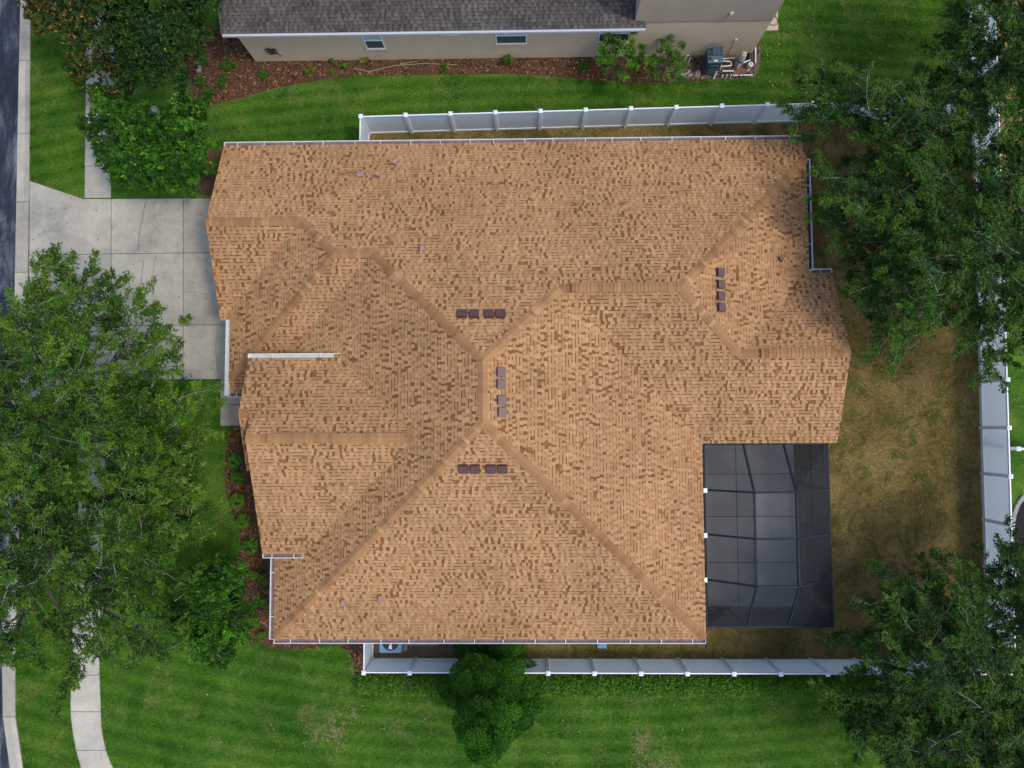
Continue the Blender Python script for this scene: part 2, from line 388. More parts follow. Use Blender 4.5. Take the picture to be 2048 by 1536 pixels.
# mulch beds
NBED = [(372,40),(372,190),(395,212),(432,209),(475,199),(530,182),(600,167),(700,152),(800,151),(900,149),(1000,148),(1060,150),(1130,156),(1240,166),(1310,166),(1400,162),(1440,160),(1505,157),(1512,120),(1525,80),(1500,60),(1300,60),(600,60)]
WBED = [(462,850),(448,930),(455,1000),(478,1060),(484,1100),(466,1128),(452,1170),(470,1230),(500,1282),(540,1297),(600,1299),(650,1292),(690,1296),(706,1320),(714,1352),(735,1352),(735,1255),(640,1230),(620,1100),(600,900),(560,850)]
CBED = [(388,392),(398,360),(412,320),(418,296),(520,296),(520,394)]
sheet('mulch_bed', smooth_poly(xy(NBED), 2), .010, M['mulch']); sheet('mulch_bed', smooth_poly(xy(WBED), 2), .010, M['mulch']); sheet('mulch_bed', smooth_poly(xy(CBED), 1), .010, M['mulch'])
HBED = [(716,1346),(718,1385),(870,1388),(1070,1386),(1400,1388),(1700,1392),(2040,1396),(2040,1349),(1400,1349)]
sheet('hedge_soil', xy(HBED), .012, M['soil'])
sheet('side_soil', xy([(745,1270),(745,1320),(900,1318),(1000,1300),(1010,1270)]), .014, M['soil'])
sheet('side_verge', [tuple(g(u,v)[:2]) for u,v in ((1998,-60),(2400,-60),(2400,420),(2000,420),(1996,200))], .003, M['dry'])
sheet('equipment_soil', smooth_poly(xy([(1340,158),(1345,120),(1380,100),(1510,95),(1522,85),(1520,140),(1505,160)]), 1), .014, M['soil'])
EB = [(2048,990),(2032,1012),(2024,1045),(2020,1120),(2022,1300),(2140,1300),(2140,990)]
sheet('mulch_bed', xy(EB), .010, plain('black_mulch', (.012,.011,.011), .95, .4, 8))
def scatter_in(poly, n, rnd):
    P = [Vector(p) for p in poly]; xs = [p.x for p in P]; ys = [p.y for p in P]; out = []
    while len(out) < n:
        x, y = rnd.uniform(min(xs),max(xs)), rnd.uniform(min(ys),max(ys))
        if inside(x, y, poly): out.append((x, y))
    return out
def inside(x, y, poly):
    c = False; n = len(poly); j = n-1
    for i in range(n):
        xi, yi = poly[i]; xj, yj_ = poly[j]
        if (yi > y) != (yj_ > y) and x < (xj-xi)*(y-yi)/(yj_-yi)+xi: c = not c
        j = i
    return c
def chips(poly, n, seed, name='wood_chips', size=(.02,.07), mat='chip'):
    rnd = random.Random(seed); V = []; F = []; T = []
    for x, y in scatter_in(poly, n, rnd):
        a = rnd.uniform(0, 6.28); l = rnd.uniform(*size); wd = l*rnd.uniform(.18,.4); z = .015+rnd.uniform(0,.035); tl = rnd.uniform(-.4,.4)*l
        ca, sa = math.cos(a), math.sin(a); b = len(V)
        for sx, sy in ((-1,-1),(1,-1),(1,1),(-1,1)): V.append((x+sx*l*ca-sy*wd*sa, y+sx*l*sa+sy*wd*ca, z+sx*tl*.5))
        F.append((b,b+1,b+2,b+3)); T.append(min(1, rnd.random()**1.3))
    o = build(name, V, F, M[mat], None, None, T); return tag(o, kind='stuff', cat='mulch', label='reddish brown wood chips strewn over the planting bed')
chips(xy(NBED), 11000, 1)['label'] = 'reddish wood chips strewn along the neighbouring house wall'
chips(xy(WBED), 6000, 2)['label'] = 'dark brown wood chips in the curved bed before the tan roofed house'
# grass blades give the lawns their nap
def blades(polys, n, seed, mat, label, holes=(), ln=(.05,.13)):
    rs = np.random.RandomState(seed); out = []
    P = np.array(polys); mn = P.min(0); mx = P.max(0)
    def pin(pts, poly):
        c = np.zeros(len(pts), bool); j = len(poly)-1
        for i in range(len(poly)):
            xi, yi = poly[i]; xj, yj_ = poly[j]
            t = ((yi > pts[:,1]) != (yj_ > pts[:,1])) & (pts[:,0] < (xj-xi)*(pts[:,1]-yi)/(yj_-yi+1e-12)+xi)
            c ^= t; j = i
        return c
    Q = rs.uniform(mn, mx, (n, 2)); k = pin(Q, polys)
    for h in holes: k &= ~pin(Q, h)
    Q = Q[k]; n = len(Q)
    a = rs.uniform(0, 2*np.pi, n); L = rs.uniform(ln[0], ln[1], n); up = rs.uniform(.25, .9, n)
    d = np.stack([np.cos(a), np.sin(a)], 1); s = np.stack([-d[:,1], d[:,0]], 1)*.010
    V = np.zeros((n, 3, 3)); V[:,0,:2] = Q-s; V[:,1,:2] = Q+s; V[:,2,:2] = Q+d*L[:,None]*(1-up*.5)[:,None]; V[:,2,2] = L*up
    V[:,:,2] += .004
    t = np.clip(rs.normal(.5, .22, n), 0, 1)
    me = fast_mesh('grass', V.reshape(-1,3), 3, t, M[mat])
    o = bpy.data.objects.new('grass', me); COL.objects.link(o)
    return tag(o, label, 'grass', kind='stuff')
def fast_mesh(name, V, k, tone, mat):
    """mesh of separate k-gons from an array of corner positions"""
    V = np.ascontiguousarray(V, dtype=np.float32); nv = len(V); nf = nv//k
    me = bpy.data.meshes.new(name)
    me.vertices.add(nv); me.vertices.foreach_set('co', V.ravel())
    me.loops.add(nv); me.loops.foreach_set('vertex_index', np.arange(nv, dtype=np.int32))
    me.polygons.add(nf); me.polygons.foreach_set('loop_start', np.arange(0, nv, k, dtype=np.int32))
    me.update(calc_edges=True)
    at = me.attributes.new('tone', 'FLOAT', 'FACE'); at.data.foreach_set('value', np.asarray(tone, dtype=np.float32))
    me.materials.append(mat); return me
M['straw'] = leaf_mat('straw_blades', [(0,(.12,.17,.04)),(.5,(.28,.27,.10)),(1,(.50,.43,.20))], .9, .2, .05)

for i_, (u_, v_, sx_, sy_, n_) in enumerate([(672,1462,.26,.46,1100),(632,1468,.3,.2,350),(1280,1484,.2,.38,800),(1300,1526,.5,.14,450),(705,1428,.2,.2,220),(790,1452,.3,.25,220)]):
    c_ = g(u_, v_); rr_ = random.Random(i_+50); V_ = []; T_ = []
    for k_ in range(n_):
        x_, y_ = c_.x+rr_.gauss(0,sx_), c_.y+rr_.gauss(0,sy_)
        if noise.noise(Vector((x_*4,y_*4,2))) < -.12: continue
        a_ = rr_.uniform(0,6.28); L_ = rr_.uniform(.05,.13); dx_, dy_ = math.cos(a_), math.sin(a_)
        V_ += [(x_-dy_*.011,y_+dx_*.011,.03),(x_+dy_*.011,y_-dx_*.011,.03),(x_+dx_*L_,y_+dy_*L_,.03+L_*.5)]; T_.append(rr_.random())
    o_ = bpy.data.objects.new('dry_patch', fast_mesh('dry_patch', np.array(V_), 3, T_, M['straw'])); COL.objects.link(o_)
    tag(o_, 'pale straw coloured thin patch in the near lawn, '+('largest, left of the conifer','small one at the left','tall narrow one right of the conifer','low one at the bottom edge','small one above the largest','small one nearest the conifer on its left')[i_], 'grass', kind='stuff')
HOUSE_FOOT = [(-12.2,11.2),(11.1,11.2),(11.1,5.6),(12,5.6),(12,-.2),(6.6,-.2),(6.6,-8),(-9.6,-8),(-9.6,1.8),(-12.2,1.8)]
LN = xy([(430,212),(520,188),(640,160),(900,152),(1050,153),(1250,168),(1400,166),(1512,160),(1524,100),(1560,30),(1570,-20),(1920,-20),(1930,205),(722,238),(722,288),(440,292),(432,400)])
blades(LN, 260000, 11, 'grass', 'green lawn grass between the two houses')
blades(xy([(62,-20),(176,-20),(168,396),(60,360)]), 70000, 12, 'grass', 'green grass strip between the kerb and the northern pavement')
blades(xy([(40,1040),(155,1040),(143,1330),(142,1430),(163,1540),(48,1540),(33,1433)]), 50000, 13, 'grass', 'green grass strip between the kerb and the curving southern pavement')
blades(xy([(222,768),(440,768),(440,860),(450,930),(455,1000),(478,1060),(484,1100),(452,1170),(500,1284),(600,1302),(690,1300),(714,1388),(1700,1394),(2048,1398),(2048,1545),(226,1545),(203,1460),(199,1330)]), 420000, 14, 'grass', 'green striped lawn grass in front and south of the house')
blades(xy([(738,262),(1400,256),(1960,215),(1960,1318),(745,1318)]), 380000, 15, 'drygrass', 'brown dry grass of the fenced back yard', [HOUSE_FOOT, [(6.5,-.1),(g(1592,1100).x,-.1),(g(1592,1100).x,g(1500,1213).y),(6.5,g(1500,1213).y)]])
def litter(poly, n, seed, label, holes=()):
    rnd = random.Random(seed); V = []; T = []
    for x, y in scatter_in(poly, n, rnd):
        if any(inside(x, y, h_) for h_ in holes): continue
        a = rnd.uniform(0,6.28); l = rnd.uniform(.025,.06); z = .055+rnd.uniform(0,.02); ca, sa = math.cos(a)*l, math.sin(a)*l
        V += [(x-ca,y-sa,z),(x-sa*.4,y+ca*.4,z+.008),(x+ca,y+sa,z),(x+sa*.4,y-ca*.4,z+.006)]; T.append(rnd.random())
    o = bpy.data.objects.new('fallen_leaves', fast_mesh('fallen_leaves', np.array(V), 4, T, M['litter'])); COL.objects.link(o); tag(o, label, 'leaves', kind='stuff')
M['litter'] = leaf_mat('dead_leaves', [(0,(.06,.035,.015)),(.5,(.20,.12,.045)),(.85,(.36,.25,.10)),(1,(.50,.42,.20))], .8, .1, .1)
litter(xy([(1660,560),(1960,500),(1975,1300),(1440,1310),(1680,1240)]), 1500, 5, 'brown fallen leaves scattered over the dry back yard')
litter(xy([(60,400),(430,400),(430,755),(60,755)]), 160, 6, 'few dead leaves blown over the concrete driveway')
litter(xy([(1520,10),(1900,10),(1900,200),(1450,205)]), 260, 7, 'few fallen leaves on the lawn by the northeast trees')
litter(xy([(220,1330),(1640,1400),(1640,1530),(240,1530)]), 320, 8, 'few fallen leaves on the striped near lawn')
# ------------------------------------------------------------------ roof of the main house
p_ = .4191
PL = {  # z = a + bx*x + by*y
 'N': (2.337+p_*11.777, 0, -p_), 'W1': (2.288+p_*12.565, p_, 0), 'GS': (2.288-p_*4.32, 0, p_), 'S1': (2.288-p_*1.396, 0, p_),
 'W2': (2.718+p_*10.025, p_, 0), 'E2': (2.718+p_*7.106, -p_, 0), 'S': (2.718+p_*8.454, 0, p_), 'JS': (2.682+p_*.76, 0, p_),
 'JN': (2.7125+p_*6.089, 0, -p_), 'E1': (2.740+p_*11.554, -p_, 0), 'KN': (5.219-p_*.4445, 0, -p_), 'KS': (5.219+p_*.4445, 0, p_),
 'LS': (4.826-p_*.494, 0, p_)}
def zat(pl, x, y): a, b, c = PL[pl] if isinstance(pl, str) else pl; return a+b*x+c*y
A_=(-1.46,2.302); B_=(-1.46,.112); C_=(-5.802,6.645); E_=(-7.316,6.645); F_=(-8.778,8.107); G_=(-12.571,8.107)
D_=(1.334,5.097); I_=(5.835,5.097); NEc=(11.554,10.815); J_=(8.231,2.701); M_=(12.4915,2.701); V_=(11.554,6.02); SW=(-10.025,-8.454); SE=(7.106,-8.454)
POLY = {
 'N': [(-12.571,11.777),(11.554,11.777),NEc,I_,D_,A_,C_,E_,F_,G_][::-1],
 'GS': [G_,F_,(-12.1,4.785),(-12.1,4.42),(-12.571,4.42)],
 'W1': [(-12.1,4.785),F_,E_,(-12.1,1.861)],
 'S1': [E_,C_,(-11.05,1.396),(-12.1,1.396),(-12.1,1.861)],
 'W2': [C_,A_,B_,SW,(-10.025,2.42)],
 'E2': [A_,D_,(7.106,-.674),SE,B_], 'S': [B_,SE,SW],
 'JS': [D_,I_,J_,M_,(12.4915,-.76),(7.106,-.76),(7.106,-.674)],
 'E1': [I_,NEc,V_,J_], 'JN': [J_,V_,(11.554,6.089),(12.4915,6.089),M_],
 'KN': [(-10.31,-.4445),(-4.057,-.4445),(-7.161,2.66),(-10.75,2.66),(-10.75,.494),(-10.31,.494)],
 'KS': [(-10.31,-.4445),(-4.057,-.4445),(-8.59,-4.98),(-10.31,-4.98)],
 'LS': [(-10.75,.494),(-9.9,.494),(-9.9,-1.70),(-10.75,-1.70)]}
def ccw(P):
    n = len(P); a = sum(P[i][0]*P[(i+1)%n][1]-P[(i+1)%n][0]*P[i][1] for i in range(n))
    return list(P) if a > 0 else list(P)[::-1]
def clip_convex(sub, tri):
    for i in range(3):
        ax, ay = tri[i]; bx, by = tri[(i+1)%3]; out = []
        for j in range(len(sub)):
            p, q = sub[j], sub[(j+1)%len(sub)]
            dp = (bx-ax)*(p[1]-ay)-(by-ay)*(p[0]-ax); dq = (bx-ax)*(q[1]-ay)-(by-ay)*(q[0]-ax)
            if dp >= 0: out.append(p)
            if dp*dq < 0:
                t = dp/(dp-dq); out.append((p[0]+(q[0]-p[0])*t, p[1]+(q[1]-p[1])*t))
        sub = out
        if len(sub) < 3: return []
    return sub
def seg_hit(r, poly):
    x0, x1, y0, y1 = r
    for i in range(len(poly)):
        (ax, ay), (bx, by) = poly[i], poly[(i+1)%len(poly)]
        if max(ax,bx) < x0 or min(ax,bx) > x1 or max(ay,by) < y0 or min(ay,by) > y1: continue
        s = [(bx-ax)*(y-ay)-(by-ay)*(x-ax) for x in (x0,x1) for y in (y0,y1)]
        if min(s) < 0 < max(s): return True
    return False
def shingle_plane(mb, pl, poly, rnd, course=.130, dark=.30, soft=False):
    """laminated shingles: base courses, raised tabs of random width and tone, laid up the slope"""
    a, bx, by = pl; poly = ccw(poly); nrm = Vector((-bx,-by,1)).normalized()
    if abs(bx) > 1e-6: to = lambda s, t: (t*(1 if bx > 0 else -1), s)      # s along eave, t up the slope (plan distance)
    else: to = lambda s, t: (s, t*(1 if by > 0 else -1))
    fr = (lambda x, y: (y, x*(1 if bx > 0 else -1))) if abs(bx) > 1e-6 else (lambda x, y: (x, y*(1 if by > 0 else -1)))
    P = ccw([fr(*q) for q in poly]); tris = []
    for t in tessellate_polygon([[Vector((x,y,0)) for x, y in P]]):
        tr = ccw([P[i] for i in t]); tris.append(tr)
    def put(s, t, h):
        x, y = to(s, t); return Vector((x, y, a+bx*x+by*y))+nrm*h
    def rect(s0, s1, t0, t1, h0, h1, tone, skirt):
        r = (s0, s1, t0, t1); q = [(s0,t0),(s1,t0),(s1,t1),(s0,t1)]
        if not seg_hit(r, P):
            if not inside((s0+s1)/2, (t0+t1)/2, P): return
            pieces = [q]
        else: pieces = [c for c in (clip_convex(q, tr) for tr in tris) if c]
        for c in pieces:
            hs = [h0+(h1-h0)*(v-t0)/(t1-t0) for u, v in c]; top = [put(u, v, h) for (u, v), h in zip(c, hs)]
            n = len(c)
            flip = (top[1]-top[0]).cross(top[2]-top[1]).dot(nrm) < 0
            if skirt:
                bot = [put(u, v, 0.0) for u, v in c]
                fs = [tuple(range(n))]+[(i, i+n, (i+1)%n+n, (i+1)%n) for i in range(n)]
                if flip: fs = [f[::-1] for f in fs]
                mb.add(top+bot, fs, 0, tone)
            else:
                mb.add(top, [tuple(range(n))[::(-1 if flip else 1)]], 0, tone)
    smin, smax = min(q[0] for q in P), max(q[0] for q in P); tmin, tmax = min(q[1] for q in P), max(q[1] for q in P)
    k = 0; t = tmin
    off = rnd.uniform(0, 500)
    while t < tmax:
        s = smin-rnd.uniform(0,.4)
        while s < smax:                                       # raised tabs and, between them, the base layer
            nz = noise.noise(Vector((s*1.3+off, t*2.4, pl[0])))+.5*noise.noise(Vector((s*.3+off, t*.3, 7)))
            if not soft:
                wd = rnd.choice((.09,.11,.13,.15,.19)); gp = rnd.choice((.08,.10,.12,.14)); lg = rnd.random() < .17
                if lg: gp = rnd.uniform(.22,.55)
                brown = (not lg) and rnd.random() < dark+.02+nz*.75
                bt = rnd.uniform(.11,.26) if brown else rnd.uniform(.48,.78); tt = rnd.uniform(.58,.90)
                if rnd.random() < .02+max(0,nz)*.08: tt = rnd.uniform(.14,.30)
            else:
                wd = rnd.choice((.09,.12,.15,.19)); gp = rnd.choice((.08,.11,.15)); bt = rnd.uniform(.22,.55)+nz*.3; tt = rnd.uniform(.35,.8)+nz*.3
            rect(s-.004, s+wd+gp+.004, t, t+course, .013, .002, bt, True)
            rect(s, s+wd, t-.004, t+course*.98, .026, .012, tt, True)
            rect(s+wd+.004, s+wd+gp-.004, t+course*.77, t+course*.98, .0075, .0055, rnd.uniform(.0,.05) if not soft else .05, False)  # printed band that puts the shade below the next course into the colour
            s += wd+gp
        t += course; k += 1
    return
def slab(mb, pl, poly, th, mi=0, drop=.0):
    poly = ccw(poly); n = len(poly); a, bx, by = pl
    top = [(x,y,a+bx*x+by*y-drop) for x, y in poly]; bot = [(x,y,a+bx*x+by*y-drop-th) for x, y in poly]
    tf = tessellate_polygon([[Vector((x,y,0)) for x,y in poly]])
    mb.add(top, [tuple(f) if (Vector(top[f[1]])-Vector(top[f[0]])).cross(Vector(top[f[2]])-Vector(top[f[1]])).z > 0 else tuple(f)[::-1] for f in tf], mi, .35)
    mb.add(bot, [tuple(f)[::-1] if (Vector(bot[f[1]])-Vector(bot[f[0]])).cross(Vector(bot[f[2]])-Vector(bot[f[1]])).z > 0 else tuple(f) for f in tf], mi)
    mb.add(top+bot, [(i, i+n, (i+1)%n+n, (i+1)%n) for i in range(n)], mi)
house = empty('house', (0,1.5,0), 'single storey house with complex tan and brown shingle roof, filling the middle of the photo', 'house')
rmb = MB(); dmb = MB()
for i, (k, poly) in enumerate(POLY.items()):
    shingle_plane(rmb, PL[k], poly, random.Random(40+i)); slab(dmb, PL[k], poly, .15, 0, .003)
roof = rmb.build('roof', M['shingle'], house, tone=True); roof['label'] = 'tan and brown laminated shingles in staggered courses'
dmb.build('fascia', M['metalwhite'], house)
# hip and ridge caps
def cap_run(a, b, za, zb, slopeL, slopeR, lift=.022, hw=.17, rnd=random.Random(9), name='ridge_cap', exp=.14, parent=house, mat='shingle', tr=(.32,.54)):
    A = Vector((*a, za)); B = Vector((*b, zb)); d = (B-A); L = d.length; d.normalize(); h = Vector((d.x,d.y,0)).normalized()
    side = Vector((-h.y, h.x, 0)); m = MB(); n = max(1, int(L/exp))
    base = rnd.uniform(*tr)
    for i in range(n):
        if rnd.random() < .3: base = rnd.uniform(*tr)
        t0, t1 = L*i/n, L*(i+1)/n+.03; tn = base+rnd.uniform(-.06,.06)
        if rnd.random() < .10: tn = rnd.uniform(.26,.95)
        vs = []
        for t, up in ((t0, .016+.005*((i*7)%3)), (t1, 0)):
            c = A+d*t
            for sgn, sl in ((-1,slopeR),(0,0),(1,slopeL)):
                vs.append(c+side*sgn*(hw+(.006 if up else 0)*((i*5)%3-1))+Vector((0,0,lift+up-abs(sgn)*hw*sl)))
        vs += [v-Vector((0,0,.02+lift*.5)) for v in vs[:3]]
        m.add(vs, [(0,3,4,1),(1,4,5,2),(6,0,1,7),(7,1,2,8),(6,9-3*0-3,0) if False else (0,6,3),(2,5,8)], 0, tn)
    return m.build(name, M[mat], parent, tone=True)
def cap(p, q, plane, sl=None, **k):
    hip = abs(p[0]-q[0]) > .2 and abs(p[1]-q[1]) > .2; s = p_*.7071 if hip else p_
    return cap_run(p, q, zat(plane,*p), zat(plane,*q), s, s, **k)
cap(G_,F_,'N'); cap(E_,F_,'N') ; cap(E_,C_,'N'); cap(A_,C_,'N'); cap((-12.02,1.94),E_,'W1'); cap(B_,A_,'W2'); cap(D_,A_,'N'); cap(D_,I_,'N')
cap(NEc,I_,'N'); cap(J_,I_,'E1'); cap(M_,J_,'JS'); cap((-9.98,-8.41),B_,'S'); cap((7.06,-8.41),B_,'S')
cap((-10.31,-.4445),(-4.0,-.4445),'KN'); cap((-10.75,.494),(-10.36,.494),'KN')
# shingle-over ridge vents
def ridge_vent(p, q, plane):
    z0, z1 = zat(plane,*p), zat(plane,*q); o = cap_run(p, q, z0, z1, p_*.75, p_*.75, lift=.10, hw=.185, name='ridge_vent', tr=(.32,.52))
    m = MB(); x0, x1 = sorted((p[0],q[0])); y = p[1]
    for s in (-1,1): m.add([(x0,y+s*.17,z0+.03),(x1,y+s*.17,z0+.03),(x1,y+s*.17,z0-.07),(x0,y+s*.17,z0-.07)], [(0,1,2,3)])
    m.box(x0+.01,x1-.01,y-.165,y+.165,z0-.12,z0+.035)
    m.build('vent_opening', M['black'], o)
def px_on(u, v, pl):
    a, bx, by = PL[pl]; d = ray(u, v); t = (a-CAMH)/(d.z-bx*d.x-by*d.y); return Vector((0,0,CAMH))+d*t
ridge_vent((px_on(1143,576,'N').x,D_[1]), (px_on(1342,573,'N').x,D_[1]), 'N')
ridge_vent((px_on(1521,707,'JS').x,J_[1]), (px_on(1658,707,'JS').x,J_[1]), 'JS')
ridge_vent((px_on(536,875,'KS').x,-.4445), (px_on(818,878,'KS').x,-.4445), 'KN')
# square metal vents
def box_vent(u, v, pl, rx=0):
    c = px_on(u, v, pl); a, bx, by = PL[pl]; nrm = Vector((-bx,-by,1)).normalized(); up = Vector((0,0,1))
    e = (Vector((0,1,0)) if abs(bx) > 0 else Vector((1,0,0))); s = nrm.cross(e).normalized(); m = MB()
    if s.z < 0: s = -s
    def P(i, j, h): return c+e*i+s*j+nrm*h
    def bx8(i0,i1,j0,j1,h0,h1,hj=0):
        q = [P(i,j,h+(hj if j == j1 and h > 0.05 else 0)) for h in (h0,h1) for i,j in ((i0,j0),(i1,j0),(i1,j1),(i0,j1))]
        f = [(3,2,1,0),(4,5,6,7),(0,1,5,4),(1,2,6,5),(2,3,7,6),(3,0,4,7)]
        if e.cross(s).dot(nrm) < 0: f = [x[::-1] for x in f]
        m.add(q, f)
    bx8(-.18,.18,-.18,.18,.015,.028); bx8(-.125,.125,-.12,.13,.028,.10); bx8(-.155,.155,-.155,.15,.10,.125)
    # a low fold line across the hood
    bx8(-.006,.006,-.155,.15,.126,.132)
    return m.build('box_vent', M['maroon'], house)
for u in (924,948,978,1001): box_vent(u, 629, 'N')
for u in (927,950,982,1005): box_vent(u, 937, 'S')
for u, v in ((1001,744),(1001,768),(1002,800),(1003,824)): box_vent(u, v, 'E2')
for u, v in ((1439,545),(1440,569),(1440,592),(1441,615)): box_vent(u, v, 'E1')
def pipe_vent(u, v, pl, mat='pinkpipe', r=.055, h=.42):
    c = px_on(u, v, pl); m = MB(); m.tube([c-Vector((0,0,.05)), c+Vector((0,0,h))], r, 12)
    m.tube([c-Vector((0,0,.02)), c+Vector((0,0,min(.1,h*.5)))], min(.15,r*2.3), 14, r1=r+.01); m.tube([c+Vector((0,0,h-.03)), c+Vector((0,0,h+.04))], r+.025, 12)
    m.build('vent_pipe', M[mat], house)
def goose(u, v, pl, wd=.12, mat='pinkpipe'):
    c = px_on(u, v, pl); a, bx, by = PL[pl]; dn = Vector((-bx,-by,0)); dn = dn.normalized() if dn.length else Vector((0,1,0)); m = MB()
    s = Vector((-dn.y,dn.x,0)); pts = [(-.16,0),(-.13,.12),(-.05,.19),(.06,.18),(.14,.10),(.16,0.0)]
    vs = []
    for sg in (-1,1):
        for x, z in pts: vs.append(c+dn*x+s*sg*wd+Vector((0,0,z-x*p_-.02)))
    n = len(pts); fs = [(i,i+1,i+1+n,i+n) for i in range(n-1)]+[tuple(range(n))[::-1],tuple(range(n,2*n))]
    m.add(vs, fs); q = []
    m.build('roof_exhaust', M[mat], house)
goose(722,348,'N',.14); pipe_vent(760,355,'N'); pipe_vent(793,331,'N'); goose(845,495,'N',.075)
goose(688,1205,'S',.075); goose(762,1197,'S',.075); pipe_vent(1560,519,'E1','maroon',.06,.16)
pipe_vent(915,553,'N','maroon',.025,.1); pipe_vent(686,1257,'S','maroon',.02,.05)
# gutters
def gutter(x0, y0, x1, y1, z, out, straps=1.2, mat_in='gutterin', wd=.155, name='gutter'):
    """open trough from (x0,y0) to (x1,y1); out = unit direction away from the roof"""
    a = Vector((x0,y0,0)); b = Vector((x1,y1,0)); d = (b-a).normalized(); L = (b-a).length; o_ = Vector((*out,0)); m = MB()
    def bar(s0, s1, w0, w1, h0, h1, mi):
        q = [a+d*s+o_*w_+Vector((0,0,z+h)) for h in (h0,h1) for s, w_ in ((s0,w0),(s1,w0),(s1,w1),(s0,w1))]
        f = [(3,2,1,0),(4,5,6,7),(0,1,5,4),(1,2,6,5),(2,3,7,6),(3,0,4,7)]
        if d.cross(o_).z < 0: f = [x[::-1] for x in f]
        m.add(q, f, mi)
    bar(0,L,.004,wd,-.14,-.125,0); bar(0,L,.006,wd-.012,-.124,-.085,1); bar(0,L,wd-.006,wd+.014,-.14,.0,0); bar(0,L,wd-.004,wd+.018,.001,.014,0)
    bar(-.008,.008,.004,wd,-.12,.0,0); bar(L-.008,L+.008,.004,wd,-.12,.0,0)
    n = max(1, int(L/straps)); r = random.Random(int(L*100))
    for i in range(n):
        s = L*(i+.5)/n+r.uniform(-.12,.12); bar(s-.014,s+.014,-.01,wd-.002,-.004,.0006,0)
    return m.build(name, [M['metalwhite'], M[mat_in]], house)
gutter(-12.56,11.785,11.56,11.785,2.33,(0,1)); gutter(-10.03,-8.46,7.1,-8.46,2.71,(0,-1))
gutter(-10.035,-8.46,-10.035,-5.0,2.71,(-1,0)); gutter(11.56,10.8,11.56,6.2,2.73,(1,0),1.6,'black'); gutter(11.62,6.10,12.5,6.10,2.70,(0,1),.6)
gutter(-10.78,2.67,-7.12,2.67,3.91,(0,1),1.3,'guttergreen'); gutter(-10.31,-4.99,-8.72,-4.99,3.31,(0,-1),.6,'gutterin')
gutter(-12.11,4.4,-12.11,1.27,2.47,(-1,0),1.3,'guttergreen'); gutter(-12.24,1.388,-11.2,1.388,2.30,(0,-1),.5,'gutterin')
m = MB()
def downspout(x, y, z1, mat='guttergreen'):
    m = MB(); m.box(x-.05,x+.05,y-.04,y+.04,.03,z1); m.box(x-.055,x+.055,y-.16,y+.04,.03,.11); m.build('downspout', M[mat], house)
downspout(-12.27,4.30,2.34); downspout(-10.22,-5.25,2.56); downspout(11.79,6.3,2.6); downspout(-12.1,11.45,2.1)
# walls
wm = MB()
def wall_poly(pts, z0, z1): wm.prism(pts, z0, z1)
wall_poly([(-12.1,11.3),(11.1,11.3),(11.1,5.55),(12.0,5.55),(12.0,-.25),(6.6,-.25),(6.6,-7.95),(-9.5,-7.95),(-9.5,-4.4),(-8.8,-4.4),(-8.8,1.75),(-11.6,1.75),(-11.6,4.5),(-12.1,4.5)], 0, 2.2)
def gable_wall(x, y0, yp, y1, z, zp, th=.15):
    wm.add([(x,y0,z),(x,y1,z),(x,yp,zp),(x+th,y0,z),(x+th,y1,z),(x+th,yp,zp)], [(0,2,1),(3,4,5),(0,1,4,3),(1,2,5,4),(2,0,3,5)])
gable_wall(-12.1,4.6,8.107,11.25,2.2,3.66); gable_wall(11.85,-.2,2.70,5.5,2.2,3.92)
wm.prism([(-10.2,2.3),(-9.9,2.3),(-9.9,-4.7),(-10.2,-4.7)], 2.55, 3.2); gable_wall(-10.2,-4.6,-.4445,2.3,3.21,5.0); 
wm.prism([(-9.88,2.3),(-7.5,2.3),(-7.5,2.15),(-9.88,2.15)], 2.2, 3.7)
for y in (2.1,-1.4,-4.5): wm.prism([(-10.19,y-.16),(-9.87,y-.16),(-9.87,y+.16),(-10.19,y+.16)], 0, 2.549)
wm.build('wall', M['stucco'], house)
m = MB(); m.box(-12.13,-12.098,5.1,10.6,.03,2.15)
for k in range(4):
    for j in range(5): m.box(-12.145,-12.131,5.2+j*1.08,6.14+j*1.08,.12+k*.51,.55+k*.51)
m.build('garage_door', M['white'], house)
m = MB(); m.box(-8.83,-8.798,-1.0,.4,.03,2.1); m.build('front_door', M['wood'], house)
def hwin(x, y, axis, wd, z0, z1, sgn):
    f = MB(); gl = MB()
    if axis == 'x':
        f.box(x-wd/2,x+wd/2,min(y,y+sgn*.03),max(y,y+sgn*.03),z0,z1); gl.box(x-wd/2+.06,x+wd/2-.06,min(y+sgn*.031,y+sgn*.036),max(y+sgn*.031,y+sgn*.036),z0+.06,z1-.06)
    else:
        f.box(min(x,x+sgn*.03),max(x,x+sgn*.03),y-wd/2,y+wd/2,z0,z1); gl.box(min(x+sgn*.031,x+sgn*.036),max(x+sgn*.031,x+sgn*.036),y-wd/2+.06,y+wd/2-.06,z0+.06,z1-.06)
    o = f.build('window', M['white'], house); gl.build('window_pane', M['glass'], o)
for x in (-7,-2,3.5,8): hwin(x, 11.3, 'x', 1.2, .9, 2.05, 1)
for x in (-6,0.5,4.5): hwin(x, -7.95, 'x', 1.2, .9, 2.05, -1)
hwin(-9.5,-6.2,'y',1.6,.7,2.05,-1); hwin(-8.8,-3,'y',1.6,.7,2.05,-1); hwin(12.0,2.7,'y',1.6,.8,2.05,1); hwin(11.1,8.5,'y',1.3,.8,2.05,1)
